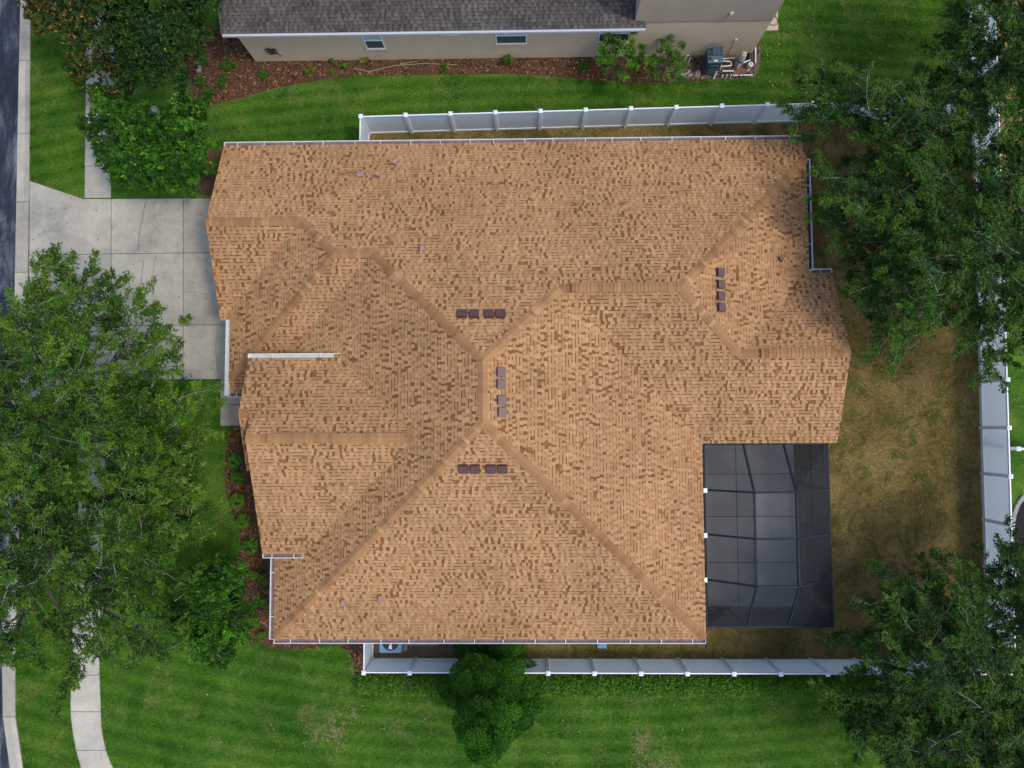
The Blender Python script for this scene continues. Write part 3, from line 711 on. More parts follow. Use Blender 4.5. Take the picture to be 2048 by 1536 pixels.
# ------------------------------------------------------------------ screen enclosure and patio
px0, px1 = 7.20, g(1660,1070,2.6).x; py1, py0 = -.80, g(1540,1253,2.6).y
fl = sheet('patio', [(6.6,-.25),(g(1592,1100).x+.0,-.25),(g(1592,1100).x,g(1500,1213).y),(6.6,g(1500,1213).y)], .02, plain('patio_concrete', (.52,.51,.48), .85, .16, .9, fine=14))
m = MB()
for u in (1473,): x = g(u,1000).x; m.box(x-.012,x+.012,-8.0,-.3,.0225,.0245)
for v in (948,1033,1125): y = g(1500,v).y; m.box(6.7,px1-.1,y-.012,y+.012,.0227,.0248)
o = m.build('patio_joint', M['joint']); o['kind'] = 'structure'
cage = empty('screen_enclosure', ((px0+px1)/2,(py0+py1)/2,0), 'dark bronze framed screen enclosure over the grey patio at the rear of the house', 'screen enclosure')
ZW, ZF = 2.6, 3.85
fx0, fx1 = g(1511,1080,ZF).x, g(1596,1080,ZF).x; fy1, fy0 = g(1550,985,ZF).y, g(1550,1173,ZF).y
xs_ = fx0, fx1; ys_ = [fy1, g(1550,1078,ZF).y, fy0]
fr = MB()
def beam(a, b, r=.036):
    a = Vector(a); b = Vector(b); d = (b-a).normalized(); s = d.cross(Vector((0,0,1)))
    s = s.normalized() if s.length > .1 else Vector((1,0,0)); t = s.cross(d)
    q = [c+s*i*r+t*j*r for c in (a,b) for i,j in ((-1,-1),(1,-1),(1,1),(-1,1))]
    fr.add(q, [(0,1,2,3),(7,6,5,4),(0,4,5,1),(1,5,6,2),(2,6,7,3),(3,7,4,0)])
for y in ys_:
    beam((px0,y,ZW),(fx0,y,ZF)); beam((fx0,y,ZF),(fx1,y,ZF)); beam((fx1,y,ZF),(px1,y,ZW)); beam((px1,y,ZW),(px1,y,.02))
for x in xs_:
    beam((x,py1,ZW),(x,fy1,ZF)); beam((x,fy1,ZF),(x,fy0,ZF)); beam((x,fy0,ZF),(x,py0,ZW)); beam((x,py0,ZW),(x,py0,.02))
beam((px0,py0,ZW),(px1,py0,ZW)); beam((px1,py0,ZW),(px1,py1,ZW)); beam((px0,py0,ZW),(px0,py1,ZW)); beam((px0,py1,ZW),(px1,py1,ZW))
for x, y in ((px0,py0),(px1,py0),(px1,py1)): beam((x,y,0),(x,y,ZW))
beam((px1,py0,.9),(px1,py1,.9),.03); beam((px0,py0,.9),(px1,py0,.9),.03)
beam((px1,py1-1.1,0),(px1,py1-1.1,2.1),.035); beam((px1,py1-1.1,2.1),(px1,py1,2.1),.035)
fr.build('frame', M['cageframe'], cage)
for nm, q in (('roof_screen', [(px0,py0,ZW),(px0,py1,ZW),(fx0,fy1,ZF),(fx0,fy0,ZF)]), ('roof_screen', [(fx0,fy0,ZF),(fx0,fy1,ZF),(fx1,fy1,ZF),(fx1,fy0,ZF)]),
              ('roof_screen', [(fx1,fy0,ZF),(fx1,fy1,ZF),(px1,py1,ZW),(px1,py0,ZW)]), ('roof_screen', [(fx0,fy1,ZF),(px0,py1,ZW),(px1,py1,ZW),(fx1,fy1,ZF)]),
              ('roof_screen', [(fx0,fy0,ZF),(fx1,fy0,ZF),(px1,py0,ZW),(px0,py0,ZW)]),
              ('wall_screen', [(px1,py0,.02),(px1,py1,.02),(px1,py1,ZW),(px1,py0,ZW)]), ('wall_screen', [(px0,py0,.02),(px1,py0,.02),(px1,py0,ZW),(px0,py0,ZW)])):
    build(nm, q, [(0,1,2,3)], M['wallscreen'] if nm == 'wall_screen' else (M['topscreen'] if q[0][2] > 3 and q[2][2] > 3 else M['screen']), cage)
sg = MB(); sg.box(7.13,7.19,-8.8,-.95,2.5,2.56); sg.build('edge_gutter', M['cageframe'], cage)
for v in (981,1071,1160):
    c = g(1410, v, 2.72); m = MB(); m.box(c.x-.06,c.x+.09,c.y-.09,c.y+.09,2.62,2.74); m.build('gutter_bracket', M['white'], cage)
# ------------------------------------------------------------------ fences
FH = 1.83
def fence_run(name, a, b, n, label, first=True, last=True, cat='fence'):
    a = Vector(a[:2]); b = Vector(b[:2]); d = b-a; L = d.length; d.normalize(); ang = math.atan2(d.y, d.x)
    root = empty(name, ((a.x+b.x)/2,(a.y+b.y)/2,0), label, cat)
    for i in range(n+1):
        if (i == 0 and not first) or (i == n and not last): continue
        c = a+(b-a)*i/n; m = MB(); m.obox(c, ang, .063, .063, 0, FH+.03); po = m.build('post', M['white'], root)
        m = MB(); m.obox(c, ang, .088, .088, FH+.03, FH+.05)
        e = Vector((math.cos(ang),math.sin(ang),0)); s = Vector((-e.y,e.x,0)); cc = Vector((c.x,c.y,0))
        m.add([cc+e*i_*.08+s*j_*.08+Vector((0,0,FH+.052)) for i_,j_ in ((-1,-1),(1,-1),(1,1),(-1,1))]+[cc+Vector((0,0,FH+.085))], [(0,1,4),(1,2,4),(2,3,4),(3,0,4)])
        m.build('post_cap', M['white'], po)
    for i in range(n):
        p, q = a+(b-a)*i/n+d*.065, a+(b-a)*(i+1)/n-d*.065; c = (p+q)/2; h = (q-p).length/2
        m = MB(); m.obox(c, ang, h, .024, FH-.09, FH); m.obox(c, ang, h, .024, .05, .19)
        k = 11; w_ = 2*h/k
        for j in range(k):
            cc = p+d*w_*(j+.5); 
            e_ = d*(w_/2-.004); g_ = d*(w_/2); s_ = Vector((-d.y,d.x))*.003
            A1_, A2_ = cc-e_+s_, cc+e_+s_; A3_ = cc+g_-s_*.2; A4_ = cc-g_-s_*.2
            for a_, b_ in ((A4_,A1_),(A1_,A2_),(A2_,A3_)): m.add([(a_.x,a_.y,.185),(b_.x,b_.y,.185),(b_.x,b_.y,FH-.088),(a_.x,a_.y,FH-.088)], [(0,1,2,3)], 1)
        m.build('panel', [M['white'], M['vinyl']], root)
    return root
FZ = FH+.05
nA = g(721,232,FZ); nB = g(1902,198,FZ)
e_top = g(1986,-60,FZ); e_jn = g(1999,192,FZ); 
nAx, nBx = Vector(nA[:2]), Vector((e_jn.x-.1, nB.y+(nB.y-nA.y)/(nB.x-nA.x)*(e_jn.x-nB.x)))
fence_run('fence', nAx, nAx.lerp(nBx,1), 14, 'white vinyl privacy fence along the north side of the back yard')
s0 = Vector(g(727,1346,FZ)[:2]); s1 = Vector(g(2034,1350,FZ)[:2])
fence_run('fence', s0, s1, 14, 'white vinyl privacy fence along the south side of the yard behind the low hedge')
e0 = Vector(g(2007,690,FZ)[:2]); e1 = Vector(g(2022,1063,FZ)[:2]); step = (e1-e0)/4
pe = [Vector(g(u,v,FZ)[:2]) for u,v in ((1999,195),(2007,690),(2010.4,781),(2013.5,874),(2017,968),(2021.7,1063),(2026,1160),(2030,1255),(2034,1350))]
root = fence_run('fence', pe[0], pe[-1], 12, 'long white vinyl privacy fence along the rear east side of the yard', True, False)
fence_run('fence', Vector(g(1985,-160,FZ)[:2]), pe[0], 4, 'white vinyl fence closing the lawn behind the neighbouring house, continuing the rear fence north', True, False)
gA = Vector(g(718,264,FZ)[:2]); fence_run('gate', (nAx.x-.02,nAx.y), (nAx.x-.04, 11.38), 1, 'narrow white vinyl side gate with black latch at the northwest corner of the back yard', False, True, 'gate')
m = MB(); c = Vector((nAx.x+.03, 11.9)); 
for o in list(COL.objects):
    if o.name.startswith('gate'): gate = o
m.box(c.x,c.x+.06,c.y-.03,c.y+.03,1.15,1.35); m.box(c.x+.06,c.x+.1,c.y-.06,c.y+.02,1.2,1.25); m.build('latch', M['black'], gate)
fence_run('fence', (s0.x+.0, -8.2), (s0.x,s0.y), 1, 'short white vinyl fence return beside the air conditioner at the southwest corner', True, False)
r = fence_run('fence', Vector(g(2021,897,FZ-.5)[:2]), Vector(g(2130,900,FZ-.5)[:2]), 4, 'small white fence end joining the rear fence from the lot to the east')
# ------------------------------------------------------------------ leaves, trees
def leaf_array(C, AX, NR, L, W, fold=.0):
    """rhombic leaves: centre-base C, axis AX, normal NR (n,3), length/width (n,)"""
    AX = AX/np.linalg.norm(AX, axis=1, keepdims=True)
    SD = np.cross(NR, AX); SD /= np.linalg.norm(SD, axis=1, keepdims=True)+1e-9
    NN = np.cross(AX, SD)
    V = np.zeros((len(C), 4, 3)); L = L[:,None]; W = W[:,None]
    V[:,0] = C; V[:,1] = C+AX*L*.5+SD*W*.5+NN*W*fold; V[:,2] = C+AX*L-NN*L*.08; V[:,3] = C+AX*L*.5-SD*W*.5+NN*W*fold
    return V.reshape(-1,3)
def unit(v): return v/(np.linalg.norm(v, axis=1, keepdims=True)+1e-9)
def poly_dist(x, y, P):
    dm = 1e9
    for i in range(len(P)):
        ax, ay = P[i]; bx, by = P[(i+1)%len(P)]; dx, dy = bx-ax, by-ay
        t = max(0, min(1, ((x-ax)*dx+(y-ay)*dy)/(dx*dx+dy*dy+1e-9))); dm = min(dm, math.hypot(x-ax-t*dx, y-ay-t*dy))
    return dm
def make_tree(name, label, outline, trunk, zedge, ztop, seed, leaf='oak', spacing=.50, lsize=(.09,.043), sprays=30, per=15, slen=(.22,.50), arm=(.8,1.7), gap=-.38,
              rosette=False, dome=2.6, layers=2, bark='bark', group=None, cat='tree', tone_shift=0.0, tpow=1.0, orange=None, trunk_r=.2, droop=.25):
    rnd = random.Random(seed); rs = np.random.RandomState(seed); P = xy(outline, zedge)
    xs = [p[0] for p in P]; ys = [p[1] for p in P]; tx, ty = g(*trunk, 0)[:2]
    cl = []; tries = 0
    area = (max(xs)-min(xs))*(max(ys)-min(ys)); want = int(area/(spacing*spacing)*4)
    grid = {}
    while tries < want*3:
        tries += 1
        x, y = rnd.uniform(min(xs),max(xs)), rnd.uniform(min(ys),max(ys))
        if not inside(x, y, P): continue
        key = (int(x/spacing), int(y/spacing)); ok = True
        for i in (-1,0,1):
            for j in (-1,0,1):
                for q in grid.get((key[0]+i,key[1]+j),()):
                    if (q[0]-x)**2+(q[1]-y)**2 < spacing*spacing*.7: ok = False
        if not ok: continue
        d = poly_dist(x, y, P); nz = .8*noise.noise(Vector((x*.7+seed, y*.7, seed*.7)))+.7*noise.noise(Vector((x*1.35, y*1.35+seed, 3)))
        if nz < gap-.0*d: continue
        grid.setdefault(key, []).append((x,y)); q = min(1, d/dome)
        z = zedge+(ztop-zedge)*math.sqrt(max(0,1-(1-q)**2))*(.84+.16*nz)+rnd.uniform(-.3,.3)+.8*nz
        cl.append((x, y, z, d))
        if layers > 1 and d > .5:
            if rnd.random() < .95: cl.append((x+rnd.uniform(-.4,.4), y+rnd.uniform(-.4,.4), max(1.8, z-rnd.uniform(.9,2.0)), d))
    root = empty(name, (tx,ty,0), label, cat, group)
    # limbs
    wb = MB(); C = np.array(cl); top = min(ztop*.45, 3.0); base = Vector((tx,ty,0)); fork = Vector((tx+rnd.uniform(-.2,.2), ty+rnd.uniform(-.2,.2), top))
    wb.tube([base, base.lerp(fork,.5)+Vector((rnd.uniform(-.06,.06),rnd.uniform(-.06,.06),0)), fork], trunk_r*1.25, 9, r1=trunk_r*.85)
    k = max(4, min(14, len(cl)//16)); cen = C[rs.choice(len(C), k, replace=False), :3].copy()
    for _ in range(6):
        a = np.argmin(((C[:,None,:3]-cen[None])**2).sum(2), 1)
        for i in range(k):
            if (a == i).any(): cen[i] = C[a == i, :3].mean(0)
    for i in range(k):
        e = Vector(cen[i])-Vector((0,0,.5)); mid = fork.lerp(e, .5)+Vector((rnd.uniform(-.3,.3),rnd.uniform(-.3,.3),.35))
        pts = []
        for t in np.linspace(0,1,7): pts.append(fork*(1-t)**2+mid*2*t*(1-t)+e*t*t)
        wb.tube(pts, trunk_r*.38, 6, r1=.035, cap=False)
        for c in C[a == i]:
            v = Vector(c[:3]); st = pts[rnd.randint(3,6)]; mm = st.lerp(v,.5)+Vector((rnd.uniform(-.12,.12),rnd.uniform(-.12,.12),rnd.uniform(-.1,.12)))
            wb.tube([st, mm, v], .024, 4, r1=.010, cap=False)
    wb.m = [1]*len(wb.m)
    # leafy arms: every clump is a branchlet with side sprays along it
    n = len(cl); S_ = n*sprays; ci = np.repeat(np.arange(n), sprays)
    out = unit(np.stack([C[:,0]-tx, C[:,1]-ty, np.zeros(n)], 1)); aa = rs.normal(0, .75, n)
    AD = np.stack([out[:,0]*np.cos(aa)-out[:,1]*np.sin(aa), out[:,0]*np.sin(aa)+out[:,1]*np.cos(aa), rs.uniform(-.15,.45,n)], 1)
    AL = rs.uniform(arm[0], arm[1], n); ta = rs.uniform(0, 1, S_)
    if rosette:
        an = rs.uniform(0, 2*np.pi, S_); el = rs.uniform(-.2, 1.0, S_)
        D = unit(np.stack([np.cos(an)*np.cos(el), np.sin(an)*np.cos(el), np.sin(el)], 1)+out[ci]*.35); ta *= .4
    else:
        sg = rs.choice([-1,1], S_); sdv = np.stack([-AD[ci,1], AD[ci,0], np.zeros(S_)], 1)*sg[:,None]
        D = unit(AD[ci]*rs.uniform(.5,1.1,S_)[:,None]+sdv*rs.uniform(.15,.95,S_)[:,None]+np.array([0,0,1.])*rs.uniform(-.1,.45,S_)[:,None]+rs.normal(0,.18,(S_,3)))
    Ls = rs.uniform(slen[0], slen[1], S_)*(1.0 if rosette else 1.0)*(1.15-.6*ta)
    st = C[ci,:3]-AD[ci]*(AL*.45)[ci][:,None]+AD[ci]*(AL[ci]*ta)[:,None]
    en = st+D*Ls[:,None]; en[:,2] -= Ls*droop
    if not rosette:
        for i in range(n):
            if rs.rand() < .40: wb.tube([C[i,:3]-AD[i]*AL[i]*.45, C[i,:3]-AD[i]*AL[i]*.12+rs.normal(0,.05,3), C[i,:3]+AD[i]*AL[i]*.15+rs.normal(0,.06,3), C[i,:3]+AD[i]*AL[i]*.42+rs.normal(0,.07,3)], .010, 4, r1=.005, cap=False)
    nt_ = int(S_*(.10 if not rosette else .16))
    for i in rs.choice(S_, nt_, replace=False): wb.tube([st[i], en[i]-(en[i]-st[i])*.1] if not rosette else [C[ci[i],:3], st[i], en[i]-(en[i]-st[i])*.1], .010, 3, r1=.005, cap=False)
    wb.build('trunk', [M[bark], M['limb']], root)
    si = np.repeat(np.arange(S_), per); m_ = len(si)
    if rosette:
        t = rs.uniform(.80, 1.0, m_); a2 = rs.uniform(0, 2*np.pi, m_); e2 = rs.uniform(-.2, .9, m_)
        AX = np.stack([np.cos(a2)*np.cos(e2), np.sin(a2)*np.cos(e2), np.sin(e2)], 1)+D[si]*.4
        NR = np.array([0,0,1.0])+rs.normal(0,.35,(m_,3))
    else:
        t = rs.uniform(.05, 1.0, m_)
        sd = np.stack([-D[si,1], D[si,0], np.zeros(m_)], 1)*rs.choice([-1,1], m_)[:,None]
        AX = D[si]*.8+sd*.75+rs.normal(0,.3,(m_,3)); NR = np.array([0,0,1.0])+rs.normal(0,.5,(m_,3))
    base_ = st[si]+(en[si]-st[si])*t[:,None]+rs.normal(0,.018,(m_,3))
    L = rs.uniform(.7,1.3,m_)*lsize[0]; W = rs.uniform(.75,1.2,m_)*lsize[1]
    V = leaf_array(base_, AX, NR, L, W, .12)
    sprt = rs.normal(0,.16,S_)[si]+rs.normal(0,.13,n)[ci[si]]
    tone = np.clip(.36+tone_shift+(.26*(ta-.3) if not rosette else ta*0)[si]+sprt+rs.normal(0,.12,m_), 0, .92)
    yl = rs.random_sample(m_) < .006; tone[yl] = 1.0
    if orange is not None:
        # old leaves turn rust and yellow, more of them on one side of the crown
        w_ = np.clip((orange[0]-C[ci[si],0])/orange[1], 0, 1)
        sel = rs.random_sample(m_) < (.015+w_*orange[2]); tone = np.clip(tone, 0, .8); tone[sel] = rs.uniform(.84,1,sel.sum())
    me = fast_mesh('crown', V, 4, tone, M[leaf]); o = bpy.data.objects.new('crown', me); COL.objects.link(o); o.parent = root
    o.matrix_parent_inverse = Matrix.Translation((-tx,-ty,0))
    return root
OG = 'street and yard oaks'
make_tree('oak_tree','large spreading oak overhanging the driveway and street kerb, its northern twigs over the concrete',
  [(-60,650),(30,650),(75,640),(100,590),(90,560),(120,510),(140,560),(160,520),(180,570),(215,535),(230,575),(270,565),(280,590),(310,600),(325,640),(370,655),(350,690),(375,720),(362,760),(350,800),(370,850),(395,900),(390,960),(330,990),(200,1000),(60,990),(-60,1000)],
  (185,840), 4.2, 7.6, 21, tone_shift=.06)
make_tree('oak_tree','bright green young oak crown reaching toward the entry walk between driveway and house',
  [(300,850),(320,800),(350,790),(380,800),(425,785),(430,812),(415,830),(432,850),(395,880),(405,930),(390,975),(415,1010),(405,1050),(380,1075),(340,1080),(290,1050),(270,960),(270,890)],
  (335,950), 4.0, 6.2, 22, tone_shift=.26, gap=-.46)
make_tree('oak_tree','large dark oak over the curving southern pavement, between the driveway oak and the striped lawn',
  [(-60,960),(60,940),(200,960),(330,980),(400,1020),(380,1080),(370,1130),(390,1160),(350,1210),(380,1260),(370,1295),(330,1290),(300,1320),(260,1290),(225,1300),(205,1262),(192,1225),(183,1260),(188,1335),(150,1368),(148,1318),(156,1260),(140,1225),(110,1262),(100,1300),(60,1310),(30,1325),(10,1300),(-60,1330)],
  (175,1110), 4.2, 7.4, 23, tone_shift=.0, gap=-.22)
make_tree('oak_tree','tall oak in the northeast corner shading the fence corner, north of the rear crowns',
  [(1870,-40),(1890,40),(1850,90),(1860,150),(1810,190),(1800,260),(1850,330),(1950,340),(2110,340),(2110,-60),(1900,-60)],
  (1945,180), 4.2, 7.6, 24, leaf='oakdark', tone_shift=.08, gap=-0.66, spacing=.46)
make_tree('oak_tree','spreading oak branches crossing the north fence beside the northeast roof corner',
  [(1558,212),(1590,190),(1610,160),(1660,165),(1700,150),(1720,190),(1770,215),(1830,200),(1860,300),(1880,420),(1850,500),(1800,560),(1720,600),(1690,560),(1700,500),(1650,480),(1622,440),(1640,400),(1615,370),(1640,350),(1690,380),(1720,330),(1680,280),(1640,265),(1600,250)],
  (1800,330), 4.0, 6.8, 25, leaf='oakdark', tone_shift=.12, gap=-0.60, spacing=.46)
make_tree('oak_tree','big oak over the rear fence, the widest crown on the right of the back yard',
  [(1690,560),(1760,480),(1850,420),(1950,320),(2110,320),(2110,770),(2050,745),(2010,700),(1975,755),(1950,745),(1945,690),(1900,640),(1850,640),(1810,680),(1790,720),(1755,700),(1730,690),(1725,640),(1700,620)],
  (1900,560), 4.2, 7.4, 26, leaf='oakdark', tone_shift=.14, gap=-0.66, spacing=.46)
make_tree('oak_tree','feathery oak with pale twigs standing in the southeast corner of the back yard',
  [(1690,1270),(1740,1230),(1700,1200),(1735,1170),(1770,1180),(1750,1120),(1790,1140),(1830,1170),(1870,1130),(1900,1100),(1925,1150),(1955,1180),(1950,1260),(1990,1300),(1960,1400),(1880,1440),(1760,1430),(1700,1440),(1640,1400),(1650,1370),(1700,1370),(1720,1320)],
  (1850,1300), 3.8, 6.4, 27, leaf='oakdark', tone_shift=.04, gap=-0.56, spacing=.46)
make_tree('oak_tree','dark oak beyond the south fence in the bottom right corner of the photo',
  [(1630,1395),(1680,1400),(1760,1390),(1900,1400),(2110,1340),(2110,1600),(1800,1600),(1770,1530),(1740,1500),(1700,1470),(1690,1440)],
  (1930,1470), 4.0, 6.8, 28, leaf='oakdark', tone_shift=.02, gap=-0.64, spacing=.46)
make_tree('oak_tree','dark oak crown at the right edge, east of the rear fence by the curved edging',
  [(2110,1060),(2040,1075),(1995,1085),(1975,1105),(1965,1130),(1985,1150),(1970,1200),(1955,1260),(1990,1340),(2110,1340)],
  (2060,1230), 3.8, 6.2, 29, leaf='oakdark', tone_shift=-.03, gap=-0.64, spacing=.46)
o_w = g(150,100,4).x
make_tree('magnolia_tree','large dark glossy magnolia with rusty orange old leaves at the top left corner',
  [(60,-60),(80,30),(100,55),(100,75),(150,60),(180,90),(165,140),(150,155),(180,185),(215,190),(230,205),(260,165),(330,175),(350,195),(385,190),(375,160),(410,120),(410,70),(440,40),(445,-60)],
  (260,60), 3.6, 6.0, 31, leaf='mag', spacing=.36, lsize=(.15,.06), sprays=16, per=10, slen=(.15,.42), arm=(.15,.45), rosette=True, gap=-1.0, dome=1.8, bark='darkbark', orange=(o_w+2.6,4.0,.42), droop=0)
make_tree('magnolia_tree','bright green small tree with pale branches between driveway and northern lawn',
  [(195,200),(240,190),(260,215),(300,225),(330,235),(370,240),(385,205),(405,195),(430,230),(425,270),(445,290),(425,330),(420,350),(380,385),(350,375),(320,390),(285,380),(245,365),(215,330),(200,290),(195,255),(215,235)],
  (310,300), 2.4, 4.2, 32, leaf='bright', spacing=.40, lsize=(.16,.050), sprays=14, per=14, slen=(.12,.38), arm=(.15,.45), rosette=True, gap=-.7, dome=1.4, layers=2, trunk_r=.09, droop=0, tone_shift=.06)
make_tree('magnolia_tree','bright green yellow flecked small tree at the lower left end of the dark mulch bed',
  [(375,1160),(405,1130),(450,1125),(490,1120),(505,1150),(500,1190),(510,1205),(490,1240),(500,1260),(480,1300),(455,1325),(420,1330),(385,1300),(365,1280),(360,1220)],
  (440,1220), 2.2, 3.6, 33, leaf='bright', spacing=.38, lsize=(.16,.052), sprays=14, per=14, slen=(.12,.38), arm=(.15,.45), rosette=True, gap=-.8, dome=1.4, layers=2, trunk_r=.09, droop=0, tone_shift=.06)
# tall conifer against the south fence
def conifer():
    rs = np.random.RandomState(5); rnd = random.Random(5); bx_, by_ = g(985,1352)[:2]; H = 7.5
    root = empty('conifer_tree', (bx_,by_,0), 'dense dark green conical conifer rising over the south fence', 'tree')
    V = []; T = []
    wb = MB(); wb.tube([(bx_,by_,0),(bx_,by_,H*.5),(bx_+.05,by_-.1,H-.3)], .16, 8, r1=.02)
    lob = []
    for k in range(80):
        h = .25+(H-.6)*(rnd.random()**1.25); R_0 = 1.85*(1-h/H)**.8+.10
        a = rnd.uniform(0,6.283); rr = R_0*math.sqrt(rnd.uniform(.45,1.0)); R1 = rnd.uniform(.34,.60)*(1.1-.45*h/H)
        lob.append((bx_+rr*math.cos(a)*1.12, by_+rr*math.sin(a), h, R1))
    lob.append((bx_+.05,by_-.15,H-.25,.25)); lob.append((bx_+.1,by_-.1,H-.7,.33))
    n = 16000; hh_ = rs.uniform(.2, H-.4, n); rq = (1.45*(1-hh_/H)**.8+.08)*np.sqrt(rs.uniform(0,1,n)); an_ = rs.uniform(0,6.283,n)
    V.append(leaf_array(np.stack([bx_+rq*np.cos(an_), by_+rq*np.sin(an_), hh_],1), rs.normal(0,1,(n,3)), rs.normal(0,.5,(n,3))+np.array([0,0,1.]), rs.uniform(.09,.16,n), rs.uniform(.03,.05,n))); T.append(np.clip(rs.normal(.3,.12,n),0,1))
    for x, y, z, r_ in lob:
        n = int(7000*r_*r_); d = unit(rs.normal(0,1,(n,3))); d[:,2] = np.abs(d[:,2])*.9-.15
        Cc = np.array([x,y,z])+d*r_*np.array([1,1,1.1])*rs.uniform(.84,1.03,n)[:,None]
        AX = d*.35+rs.normal(0,.6,(n,3)); NR = d+rs.normal(0,.28,(n,3))
        V.append(leaf_array(Cc, AX, NR, rs.uniform(.07,.13,n), rs.uniform(.022,.042,n))); T.append(np.clip(.45+rs.normal(0,.2,n)+rs.normal(0,.14), 0, 1))
        wb.tube([(bx_,by_,max(.3,z-.4)),(x,y,z)], .02, 4, r1=.008, cap=False)
    wb.build('trunk', M['darkbark'], root)
    me = fast_mesh('crown', np.concatenate(V), 4, np.concatenate(T), M['conifer']); o = bpy.data.objects.new('crown', me); COL.objects.link(o); o.parent = root
    o.matrix_parent_inverse = Matrix.Translation((-bx_,-by_,0))
conifer()
# ------------------------------------------------------------------ shrubs and small plants
def shrub(name, label, u, v, r, h, mat, seed, n=900, L=.09, W=.03, cat='shrub', group=None, upright=.5, petals=0, z0=0.0):
    rs = np.random.RandomState(seed); x, y, _ = g(u, v); root = empty(name, (x,y,0), label, cat, group)
    st = MB(); k = 9; ends = []
    for i in range(k):
        a = rs.uniform(0,6.28); rr = r*rs.uniform(.3,.95); e = (x+rr*math.cos(a), y+rr*math.sin(a), h*rs.uniform(.5,1)); ends.append(e)
        st.tube([(x,y,0),((x+e[0])/2,(y+e[1])/2,e[2]*.6),e], .012, 4, r1=.005, cap=False)
    st.build('stem', M['darkbark'], root); E_a = np.array(ends)
    ci = rs.randint(0,k,n); t = rs.uniform(.35,1.05,n)[:,None]; Cc = np.array([x,y,0])*(1-t)+E_a[ci]*t; Cc += rs.normal(0,r*.14,(n,3))*np.array([1,1,.7]); Cc[:,2] = np.maximum(.03, Cc[:,2])
    a = rs.uniform(0,6.28,n); AX = np.stack([np.cos(a),np.sin(a),rs.uniform(-.3,1,n)*upright],1)
    me = fast_mesh('foliage', leaf_array(Cc,AX,np.array([0,0,1.])+rs.normal(0,.4,(n,3)),rs.uniform(.7,1.3,n)*L,rs.uniform(.7,1.3,n)*W,.1), 4, np.clip(rs.normal(.5,.2,n),0,1), M[mat])
    o = bpy.data.objects.new('foliage', me); COL.objects.link(o); o.parent = root; o.matrix_parent_inverse = Matrix.Translation((-x,-y,0))
    if petals:
        pm = MB()
        for i in range(petals):
            e = ends[i%k]; cx, cy, cz = e[0]+rs.uniform(-.05,.05), e[1]+rs.uniform(-.05,.05), e[2]+.08
            for j in range(5):
                b = j*1.257; pm.add([(cx,cy,cz),(cx+.035*math.cos(b-.5),cy+.035*math.sin(b-.5),cz+.015),(cx+.06*math.cos(b),cy+.06*math.sin(b),cz+.01),(cx+.035*math.cos(b+.5),cy+.035*math.sin(b+.5),cz+.015)], [(0,1,2,3)])
        pm.build('blossom', M['red'], root)
    return root
def palm(label, u, v, r, seed, mat='bright', nf=12, group=None):
    rs = random.Random(seed); x, y, _ = g(u, v); root = empty('fan_palm', (x,y,0), label, 'plant', group); V = []; T = []
    m = MB(); m.tube([(x,y,0),(x,y,.22)], .05, 7, r1=.03); m.build('stem', M['darkbark'], root); f = MB()
    for i in range(nf if nf < 6 else nf+7):
        a = i*6.283/nf+rs.uniform(-.2,.2); hb = rs.uniform(.25,.5)
        for j in range(9):
            b = a+(j-4)*.13; q_ = .35 if i < nf else .06; c = Vector((x+r*q_*math.cos(a), y+r*q_*math.sin(a), hb+(.12 if i >= nf else 0))); L = r*rs.uniform(.5,.68); e = c+Vector((math.cos(b)*L,math.sin(b)*L,-.12)); s = Vector((-math.sin(b),math.cos(b),0))*.016
            f.add([c, c.lerp(e,.5)+s+Vector((0,0,.03)), e, c.lerp(e,.5)-s+Vector((0,0,.03))], [(0,1,2,3)], 0, rs.uniform(.3,.85))
        f.tube([(x,y,.2),(x+r*.35*math.cos(a), y+r*.35*math.sin(a), hb)], .008, 4, cap=False)
    f.build('frond', M[mat], root, tone=True)
GB = 'small green shrubs in the mulch along the neighbouring wall'
for i, (u,v,r,h,lab) in enumerate([(462,133,.38,.5,'bushy green shrub with yellow tips, highest of three near the red mulch left end'),
    (449,170,.34,.45,'loose green shrub with yellow tips near the lower edge of the red mulch'),
    (411,128,.28,.4,'small leafy shrub beside the pale stone edging under the magnolia'),
    (405,165,.3,.3,'low dark shrub beside the magnolia at the left tip of the red mulch'),
    (424,192,.34,.25,'flat green ground shrub at the lower left tip of the red mulch'),
    (528,153,.2,.25,'tiny dark seedling alone in the mulch below the wall hose bundle'),
    (620,143,.22,.3,'tiny plant with yellow flowers in the mulch left of the forked shrub'),
    (732,124,.24,.35,'small round orange tinged shrub below the leftmost window'),
    (888,138,.2,.25,'small dark plant in the middle of the mulch strip'),
    (1016,127,.25,.5,'upright bright green shrub below the double window'),
    (1164,134,.25,.3,'small dark plant left of the tall leafy shrub'),
    (445,60,.4,.3,'dim green plant in the shade at the corner of the neighbouring house')]):
    shrub('shrub', lab, u, v, r, h, 'yellowgreen' if i in (6,7) else 'bright', 100+i, 500, .08, .03)
palm('forked bright green fern-like plant with two long fronds against the neighbouring wall', 676, 135, .6, 7, nf=3)
make_tree('tall_shrub','tall leafy green shrub in front of the rightmost window of the neighbouring house',
  [(1200,108),(1215,80),(1240,85),(1262,78),(1268,100),(1285,120),(1270,150),(1240,160),(1205,150),(1195,130)], (1232,135), 1.3, 2.6, 41, leaf='hedge', spacing=.28, lsize=(.12,.035), sprays=14, per=10, slen=(.12,.28), arm=(.2,.5), gap=-.86, dome=.6, layers=2, trunk_r=.04, cat='shrub', tone_shift=.05)
